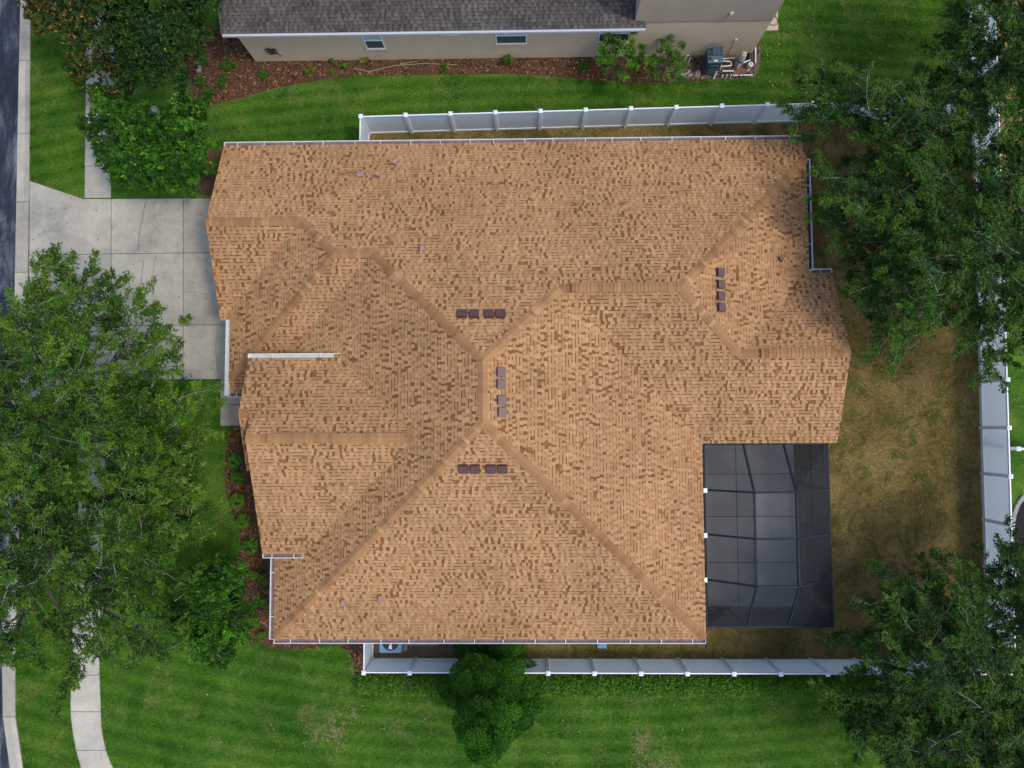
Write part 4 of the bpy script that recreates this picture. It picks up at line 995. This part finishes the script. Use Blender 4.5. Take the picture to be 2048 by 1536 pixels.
make_tree('tall_shrub','tall thin yellowish shrub left of the pool heater at the neighbouring wall',
  [(1305,120),(1320,100),(1345,85),(1358,100),(1360,125),(1368,150),(1340,162),(1300,155),(1290,140)], (1330,142), 1.2, 2.2, 42, leaf='hedge', spacing=.3, lsize=(.13,.025), sprays=14, per=9, slen=(.12,.28), arm=(.2,.5), gap=-.66, dome=.6, layers=2, trunk_r=.04, cat='shrub', tone_shift=-.02)
palm('spiky fan palm nearest the upper gutter end in the dark mulch bed', 505, 1090, .42, 3)
palm('dark spiky palm in the mulch bed below the entry walk', 474, 920, .4, 4)
palm('dark palm in the mulch bed at the waist of its curve', 480, 1000, .4, 5, 'hedge')
palm('spiky palm close to the gable wall in the middle of the mulch bed', 478, 955, .34, 6)
palm('shaded palm in the mulch bed between the two middle palms and the gutter', 490, 1040, .4, 8, 'hedge')
shrub('flower_shrub','low shrub covered in red blossoms at the entry walk', 470, 872, .42, .5, 'hedge', 61, 500, petals=16)
shrub('flower_shrub','dark shrub with two red blossoms beside the white west gutter', 522, 1152, .42, .55, 'hedge', 62, 700, petals=4)
shrub('croton','small yellow and green croton beside the west gutter', 536, 1205, .28, .5, 'yellowgreen', 63, 350)
shrub('croton','leafy shrub with yellow leaves left of the southwest house corner', 512, 1245, .45, .6, 'hedge', 64, 700)
shrub('shrub','round fine leaved green mound at the southwest house corner', 522, 1272, .36, .35, 'hedge', 65, 1600, .045, .015)
shrub('shrub','small green shrub tucked between house corner and small tree', 497, 1218, .3, .35, 'bright', 66, 300)
shrub('shrub','low green clump under the south gutter beside the mulch edge', 665, 1288, .45, .2, 'hedge', 67, 900, .06, .02)
shrub('shrub','dark shrub at the northwest house corner under the small tree', 412, 345, .4, .5, 'bright', 68, 500)
# hedge along the south fence
hedge = empty('hedge', (*g(1250,1368)[:2],0), 'low bright green hedge running along the outside of the south fence', 'hedge')
rs = np.random.RandomState(77); A0 = np.array(g(722,1362)); A1 = np.array(g(2040,1372)); n = 60000
t = rs.random_sample(n); wv = np.array([noise.noise(Vector((float(a)*60, 3, 1))) for a in t]); keep = rs.random_sample(n) < np.clip(.75+wv*1.2, .15, 1); t = t[keep]; n = len(t)
Cc = A0+(A1-A0)*t[:,None]; hh = .55+.25*np.array([noise.noise(Vector((float(a)*45, 9, 1))) for a in t])
an = rs.uniform(0, np.pi, n); rr = np.sqrt(rs.uniform(.3,1,n)); Cc[:,1] += np.cos(an)*rr*.44-.05; Cc[:,2] = .05+np.sin(an)*rr*hh
a = rs.uniform(0,6.28,n); AX = np.stack([np.cos(a),np.sin(a),rs.uniform(-.2,.9,n)],1)
me = fast_mesh('foliage', leaf_array(Cc,AX,np.array([0,0,1.])+rs.normal(0,.45,(n,3)),rs.uniform(.09,.17,n),rs.uniform(.028,.05,n),.1), 4, np.clip(rs.normal(.5,.25,n),0,1), M['hedge'])
o = bpy.data.objects.new('foliage', me); COL.objects.link(o); o.parent = hedge; o.matrix_parent_inverse = Matrix.Translation(tuple(-x for x in hedge.location))
m = MB()
for i in range(120):
    q = A0+(A1-A0)*(i+.5)/120; m.tube([(q[0],q[1],0),(q[0]+rs.uniform(-.1,.1),q[1]+rs.uniform(-.1,.1),.35)], .012, 4, r1=.006, cap=False)
m.build('stem', M['darkbark'], hedge)
# ------------------------------------------------------------------ neighbouring house
wl, wr = g(512,121), g(1502,112); YW = (wl.y+wr.y)/2; XL_, XR_ = wl.x, wr.x
nh = empty('house', ((XL_+XR_)/2, YW+4, 0), 'beige stucco neighbouring house with dark grey shingle roof along the top edge', 'house')
ZE = 2.75; ye = g(800,63,ZE).y; xe0, xe1 = g(440,63,ZE).x, g(1291,52,ZE).x; xup = on_y(1276,20,YW).x
m = MB(); m.prism([(XL_,YW),(XR_,YW),(XR_,YW+9),(XL_,YW+9)], 0, ZE-.12); m.build('wall', M['nstucco'], nh)
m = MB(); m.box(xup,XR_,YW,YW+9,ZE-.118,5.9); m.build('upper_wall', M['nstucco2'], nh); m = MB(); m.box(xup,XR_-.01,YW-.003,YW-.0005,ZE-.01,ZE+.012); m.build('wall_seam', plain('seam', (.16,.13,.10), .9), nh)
ps = .42; npl = (ZE-ps*ye, 0, ps); xg = g(432,0,ZE+ps*1.3).x
rm = MB(); npoly = [(xg,ye),(xe1,ye),(xe1,YW-.02),(xup-.02,YW-.02),(xup-.02,ye+4.5),(xg,ye+4.5)]
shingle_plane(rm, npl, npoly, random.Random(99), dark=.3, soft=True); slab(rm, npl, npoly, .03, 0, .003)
npl2 = (ZE+ps*(9+ye), 0, -ps); slab(rm, npl2, [(xg,ye+4.5),(xup-.02,ye+4.5),(xup-.02,ye+9),(xg,ye+9)], .03)
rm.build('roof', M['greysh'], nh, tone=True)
m = MB(); slab(m, npl, npoly, .12, 0, .035); m.build('fascia', M['eave'], nh)
m = MB(); m.box(xg+.05,xe1,ye-.10,ye-.004,ZE-.11,ZE-.005); m.build('gutter', M['eave'], nh)
cap_run((xg,ye+4.5),(xup,ye+4.5),ZE+ps*4.5,ZE+ps*4.5,ps,ps,parent=nh,mat='greysh',tr=(.3,.6))
m = MB(); slab(m, (5.95-.3*YW+.15,0,.3), [(xup-.3,YW-.03+.1),(XR_+.1,YW+.07),(XR_+.1,YW+4.5),(xup-.3,YW+4.5)], .06); m.build('upper_roof', M['greysh'], nh)
def nwin(u0, u1, v, h, small=False):
    a = on_y(u0, v, YW); b = on_y(u1, v, YW); z0 = a.z; x0, x1 = a.x, b.x; z1 = z0+h; y = YW
    f = MB(); f.box(x0,x1,y-.03,y-.001,z0,z0+.05); f.box(x0,x1,y-.03,y-.001,z1-.05,z1); f.box(x0,x0+.05,y-.03,y-.001,z0+.05,z1-.05); f.box(x1-.05,x1,y-.03,y-.001,z0+.05,z1-.05)
    f.box(x0+.05,x1-.05,y-.034,y-.001,z0+h*.52,z0+h*.52+.045)
    o = f.build('window', M['white'], nh)
    gl = MB(); gl.box(x0+.05,x1-.05,y-.012,y-.002,z0+.05,z0+h*.52); gl.build('window_pane', M['glass'], o)
    bl = MB(); bl.box(x0+.05,x1-.05,y-.013,y-.002,z0+h*.52+.045,z1-.05); bl.build('window_pane', M['blind'], o)
    s = MB(); s.box(x0-.05,x1+.05,y-.06,y-.031,z0-.06,z0-.002); s.build('window_sill', M['nstucco'], o)
nwin(734,772,97,1.25); nwin(881,922,70,.5); nwin(992,1054,87,1.2); nwin(1195,1256,83,1.2)
def wbox(u, v, wd, h, th, mat, name, lab=None):
    c = on_y(u, v, YW); m = MB(); m.box(c.x-wd/2,c.x+wd/2,YW-th,YW-.001,c.z-h/2,c.z+h/2); o = m.build(name, mat, nh); return o
wbox(1463,26,.14,.16,.08,M['beige'],'outlet_box'); wbox(1472,79,.12,.12,.07,M['beige'],'outlet_box')
m = MB(); c = on_y(1472,80,YW); b = g(1457,110); m.tube([(c.x,YW-.02,c.z-.05),(b.x,YW-.02,.02)], .012, 6); m.build('conduit', M['nstucco'], nh)
# coiled black cable hanging on the wall
c = on_y(543,100,YW); m = MB(); pts = []
for i in range(70):
    a = i*.5; r_ = .20+.05*math.sin(i*1.7); pts.append((c.x+math.cos(a)*r_*.8+.1*math.sin(i*.3), YW-.04-.012*(i%5), c.z+math.sin(a)*r_+.05*math.cos(i*.9)))
m.tube(pts, .012, 5); e = g(565,118); m.tube([pts[-1],(c.x+.3,YW-.06,c.z-.4),(e.x-.2,e.y,.03),(e.x+.5,e.y-.4,.03),(e.x+1.0,e.y-.5,.03)], .012, 5)
tag(m.build('cable', M['black']), 'tangled black cable coil hanging on the beige wall near its left corner', 'cable')
m = MB(); c = g(579,116); m.tube([(c.x,c.y,0),(c.x,c.y,.7)], .018, 6); m.box(c.x-.05,c.x+.05,c.y-.03,c.y+.03,.68,.74)
tag(m.build('garden_tap', M['pvc']), 'thin white tap standpipe in the mulch beside the hanging cable', 'tap')
m = MB(); P = [g(u,v) for u,v in ((708,138),(740,144),(790,132),(850,128),(915,131))]; m.tube([(p.x,p.y,.05) for p in P], .011, 5); P = [g(u,v) for u,v in ((800,129),(835,124))]; m.tube([(p.x,p.y,.06) for p in P], .012, 5)
tag(m.build('fallen_branch', M['wood']), 'long pale dry stick lying in the mulch along the neighbouring wall', 'stick')
m = MB(); 
for (u,v) in ((395,118),(398,126),(402,134),(399,142)): 
    c = g(u,v); m.obox((c.x,c.y), 1.3+u*.1, .1, .07, .0, .09)
tag(m.build('edging_stone', M['pebble']), 'pale stone edging between magnolia and mulch', 'stone edging')
m = MB(); c = g(311,226); m.obox((c.x,c.y), .1, .2, .13, 0, .35); m.obox((c.x,c.y), .1, .215, .145, .352, .39)
tag(m.build('utility_box', M['pebble']), 'light grey utility box on the lawn above the small bright tree', 'utility box')
# board with garden hose at far corner
bd = on_y(1545,40,YW+1.6); c0, c1 = g(1531,63), g(1554,22); m = MB(); m.box(c0.x-.3,c1.x,c0.y,c0.y+2.4,.0,.10)
pad = tag(m.build('concrete_pad', M['wood']), 'pale tan slab at the rear corner of the neighbouring house with a hose on it', 'slab')
m = MB(); cc = Vector(((c0.x+c1.x)/2+.06, c0.y+.42, .12)); pts = []
for i in range(25):
    a = -1.9+ i*(6.283-.5)/24*1.0; 
    s = i/24; ang = math.pi*(.5+.16)+s*math.pi*2*.84; pts.append((cc.x+.2*math.cos(ang), cc.y+.2*math.sin(ang), .12))
pts = [(cc.x-.05,cc.y+1.0,.12)]+pts[:]+[(cc.x-.02,cc.y+1.0,.12)]
m.tube(pts, .014, 6); tag(m.build('garden_hose', M['black']), 'dark hose lying in a teardrop loop on the tan slab', 'hose')
# ------------------------------------------------------------------ pool equipment
c = g(1418,150); x0 = c.x-.30; x1 = x0+.62; y0 = c.y+.02
h = empty('pool_heater', ((x0+x1)/2,y0+.35,0), 'dark slate blue pool heater box against the neighbouring wall', 'pool heater')
m = MB(); m.box(x0,x1,y0,y0+.72,.02,1.02); m.build('cabinet', M['slate'], h)
m = MB(); m.box(x0-.02,x1+.02,y0-.02,y0+.74,1.022,1.08); m.build('top_cover', M['slate2'], h)
m = MB(); m.box(x0+.17,x1-.08,y0+.3,y0+.66,1.082,1.15)
for i in range(3): m.box(x0+.02,x0+.12,y0+.1+.2*i,y0+.24+.2*i,1.082,1.10,1); m.box(x1-.06,x1,y0+.3+.15*i,y0+.38+.15*i,1.082,1.10,1)
m.build('exhaust_grille', [M['slate'], M['black']], h)
m = MB(); m.box(x0+.12,x1-.1,y0-.045,y0-.022,.1,.85); m.box(x0+.17,x1-.15,y0-.05,y0-.046,.7,.8,1); m.build('access_panel', [M['slate2'],M['black']], h)
m = MB(); m.box(x0+.25,x1-.22,y0+.04,y0+.1,1.082,1.09); m.build('label_plate', M['white'], h)
c = g(1475,130); f = empty('pool_filter', (c.x,c.y,0), 'tall beige cylindrical pool filter with dark clamp band', 'pool filter')
m = MB(); m.tube([(c.x,c.y,.02),(c.x,c.y,.5)], .17, 18); m.build('lower_tank', M['beige'], f)
m = MB(); m.tube([(c.x,c.y,.5),(c.x,c.y,.56)], .19, 18); m.build('clamp_band', M['black'], f)
m = MB(); m.tube([(c.x,c.y,.56),(c.x,c.y,.85),(c.x,c.y,.95),(c.x,c.y,1.0)], .168, 18, r1=.10); m.tube([(c.x,c.y,1.0),(c.x,c.y,1.06)], .05, 10); m.box(c.x+.02,c.x+.12,c.y-.03,c.y+.03,1.0,1.05); m.build('upper_tank', M['beige'], f)
def pump(u, v, lab, s=1.0):
    c = g(u, v); p = empty('pool_pump', (c.x,c.y,0), lab, 'pool pump'); m = MB()
    m.tube([(c.x,c.y,.12),(c.x,c.y+.38*s,.12)], .09*s, 12); m.build('motor', M['black'], p)
    m = MB(); m.tube([(c.x,c.y-.22*s,.02),(c.x,c.y-.22*s,.30*s)], .12*s, 14); m.build('strainer_pot', M['beige'], p)
    m = MB(); m.tube([(c.x,c.y-.22*s,.30*s),(c.x,c.y-.22*s,.34*s)], .10*s, 14); m.tube([(c.x,c.y-.22*s,.342*s),(c.x,c.y-.22*s,.346*s)], .055*s, 12, 1); m.build('lid', [M['pvc'],M['pebble']], p)
pump(1497,126,'pool pump with round clear lid right of the beige filter'); 
def pipes(name, lab, runs, r=.03, z=.2):
    m = MB()
    for run in runs:
        pts = []
        for q in run:
            zz = q[2] if len(q) > 2 else z; gg = g(q[0], q[1], zz); pts.append(gg)
        pp = [pts[0]]
        for i in range(1, len(pts)-1):                      # round the elbows
            a = pts[i-1]; b = pts[i]; c_ = pts[i+1]; k = min(.06,(b-a).length*.4,(c_-b).length*.4)
            pp += [b+(a-b).normalized()*k, b+((a-b).normalized()+(c_-b).normalized())*k*.22, b+(c_-b).normalized()*k]
        pp.append(pts[-1]); m.tube(pp, r, 9)
    return tag(m.build(name, M['pvc'], smooth=False), lab, 'pipes')
pipes('pipework','white pipes looping between the blue heater and the beige filter', [[(1436,118),(1470,116)],[(1436,113,.35),(1440,113,.35)],[(1440,136,.05),(1444,122,.3),(1462,123,.3),(1463,131,.3),(1443,133,.3),(1440,140,.05)],[(1434,122),(1438,122),(1438,132,.05)]])
pipes('pipework','white valve manifold pipes along the lower edge of the equipment pad', [[(1427,158,.03),(1434,142,.3)],[(1445,142,.3),(1467,142,.3)],[(1466,151),(1505,150)],[(1443,156,.02),(1446,150,.2)],[(1452,155,.02),(1455,149,.2)],[(1460,155,.02),(1463,149,.2)]])
pipes('pipework','white angled pipe from the filter base to the pump', [[(1474,138,.1),(1479,128,.4),(1500,120,.4)],[(1496,142,.35),(1497,139,.35)]])
pipes('pipework','single long white pipe lying beside the house corner, right of the pump', [[(1511,88,.1),(1511,126,.1)]], .032)
pipes('pipework','thin white bent pipe pair left of the pool heater', [[(1366,127,.03),(1374,111,.5),(1378,111,.5)],[(1376,127,.03),(1381,115,.4)]], .018)
vc = g(1472,150); vs_ = empty('valve_set', (vc.x,vc.y,0), 'row of black valves on the white manifold pipes', 'valves')
for u, v in ((1448,146),(1456,146),(1464,146),(1497,146),(1487,153),(1478,152)):
    c = g(u,v,.2); m = MB(); m.tube([(c.x,c.y-.04,c.z),(c.x,c.y+.04,c.z)], .045, 9); m.build('valve', M['black'], vs_)
m = MB(); c0, c1 = g(1465,148), g(1500,144); m.box(c0.x,c1.x,c0.y-.03,c0.y+.25,.02,.06); tag(m.build('paver_slab', plain('red_paver',(.22,.085,.05),.9,.2)), 'reddish paver slab under the filter and pump', 'paver')
m = MB(); c = g(1385,146); 
rr_ = random.Random(4)
for k in range(22):
    a = k*.7; m.obox((c.x+rr_.uniform(-.5,.35),c.y-.05+rr_.uniform(-.14,.12)), a, rr_.uniform(.03,.08), rr_.uniform(.02,.05), .01+.001*k, .035+.002*k)
tag(m.build('gravel', M['pebble']), 'scattered grey stones left of the pool heater', 'stones', kind='stuff')
m = MB(); c = g(1357,146); pts = [(c.x+.14*math.cos(a),c.y+.08*math.sin(a),.05+.02*math.sin(3*a)) for a in [i*.4 for i in range(17)]]; m.tube(pts, .022, 6); m.tube([(x+.05,y-.05,z+.03) for x,y,z in pts[:10]], .022, 6)
tag(m.build('hose_coil', plain('green_hose',(.12,.3,.16),.5,.1)), 'coiled pale green hose on the ground beside the yellowish shrub', 'hose')
# air conditioner by the south wall, concrete slab, drain cover
c = g(781,1284,.8); ac = empty('air_conditioner', (c.x,c.y,0), 'blue grey air conditioner unit with round black fan inside the short fence return', 'air conditioner')
m = MB(); m.box(c.x-.46,c.x+.46,c.y-.44,c.y+.44,.08,.78); m.build('cabinet', M['blueplast'], ac)
m = MB(); n = 28
for i in range(n):
    a0, a1 = 2*math.pi*i/n, 2*math.pi*(i+1)/n; q = lambda a, r_, sq: (c.x+r_*math.cos(a), c.y+r_*math.sin(a)) if not sq else (c.x+.47*max(-1,min(1,1.35*math.cos(a))), c.y+.45*max(-1,min(1,1.35*math.sin(a))))
    m.add([(*q(a0,.36,0),.80),(*q(a1,.36,0),.80),(*q(a1,0,1),.80),(*q(a0,0,1),.80)], [(0,3,2,1)][::1])
    m.add([(*q(a0,0,1),.80),(*q(a1,0,1),.80),(*q(a1,0,1),.782),(*q(a0,0,1),.782)], [(0,1,2,3)])
m.build('top_cover', M['blueplast'], ac)
m = MB(); m.tube([(c.x,c.y,.783),(c.x,c.y,.788)], .365, 28); m.build('fan_well', M['black'], ac)
m = MB(); m.tube([(c.x,c.y,.79),(c.x,c.y,.81)], .07, 14)
for k in range(3):
    a = k*2.094+.4; m.add([(c.x+.05*math.cos(a),c.y+.05*math.sin(a),.792),(c.x+.3*math.cos(a-.25),c.y+.3*math.sin(a-.25),.792),(c.x+.32*math.cos(a+.35),c.y+.32*math.sin(a+.35),.80),(c.x+.06*math.cos(a+.9),c.y+.06*math.sin(a+.9),.80)], [(0,1,2,3)])
m.build('fan_blades', M['metalwhite'], ac)
m = MB(); m.box(c.x-.6,c.x+.6,c.y-.58,c.y+.58,.0,.08); tag(m.build('equipment_pad', M['pebble']), 'grey pad under the air conditioner', 'pad')
a, b = g(812,1276), g(878,1290); m = MB(); m.box(a.x,b.x,b.y,b.y+.7,.0,.05); tag(m.build('concrete_slab', M['pebble']), 'pale concrete slab against the house wall right of the air conditioner', 'slab')
c = g(1204,1290); m = MB(); m.obox((c.x,c.y), 0, .20, .12, 0, .06); m.obox((c.x,c.y), 0, .17, .09, .061, .075); tag(m.build('drain_cover', M['blueplast']), 'small pale blue utility cover on dry grass by the south wall', 'cover')
# curved edging on the lot to the east
P = [g(u,v) for u,v in ((2048,990),(2034,1008),(2026,1030),(2022,1060),(2021,1120),(2022,1200),(2023,1300))]; m = MB()
for a, b in zip(P, P[1:]):
    d = b-a; L = d.length; n = max(1, int(L/.3))
    for i in range(n): c = a+d*(i+.5)/n; m.obox((c.x,c.y), math.atan2(d.y,d.x), L/n/2-.008, .08, 0, .1)
tag(m.build('garden_edging', M['pebble']), 'curved grey block edging round a dark bed east of the rear fence', 'edging')
# repeats of one kind share a group
GROUPS = {'oak_tree': 'spreading oaks round the two yards', 'magnolia_tree': 'glossy leaved small trees and magnolia in front of the houses', 'tall_shrub': 'tall shrubs along the neighbouring wall',
          'shrub': 'small green shrubs in the mulch beds', 'fan_palm': 'small palms in the mulch beds', 'flower_shrub': 'red flowering shrubs in the front bed', 'croton': 'crotons in the front bed',
          'fence': 'white vinyl fence runs', 'pipework': 'white pipes of the pool equipment'}
for o in COL.objects:
    b = o.name.split('.')[0]
    if o.parent is None and b in GROUPS: o['group'] = GROUPS[b]
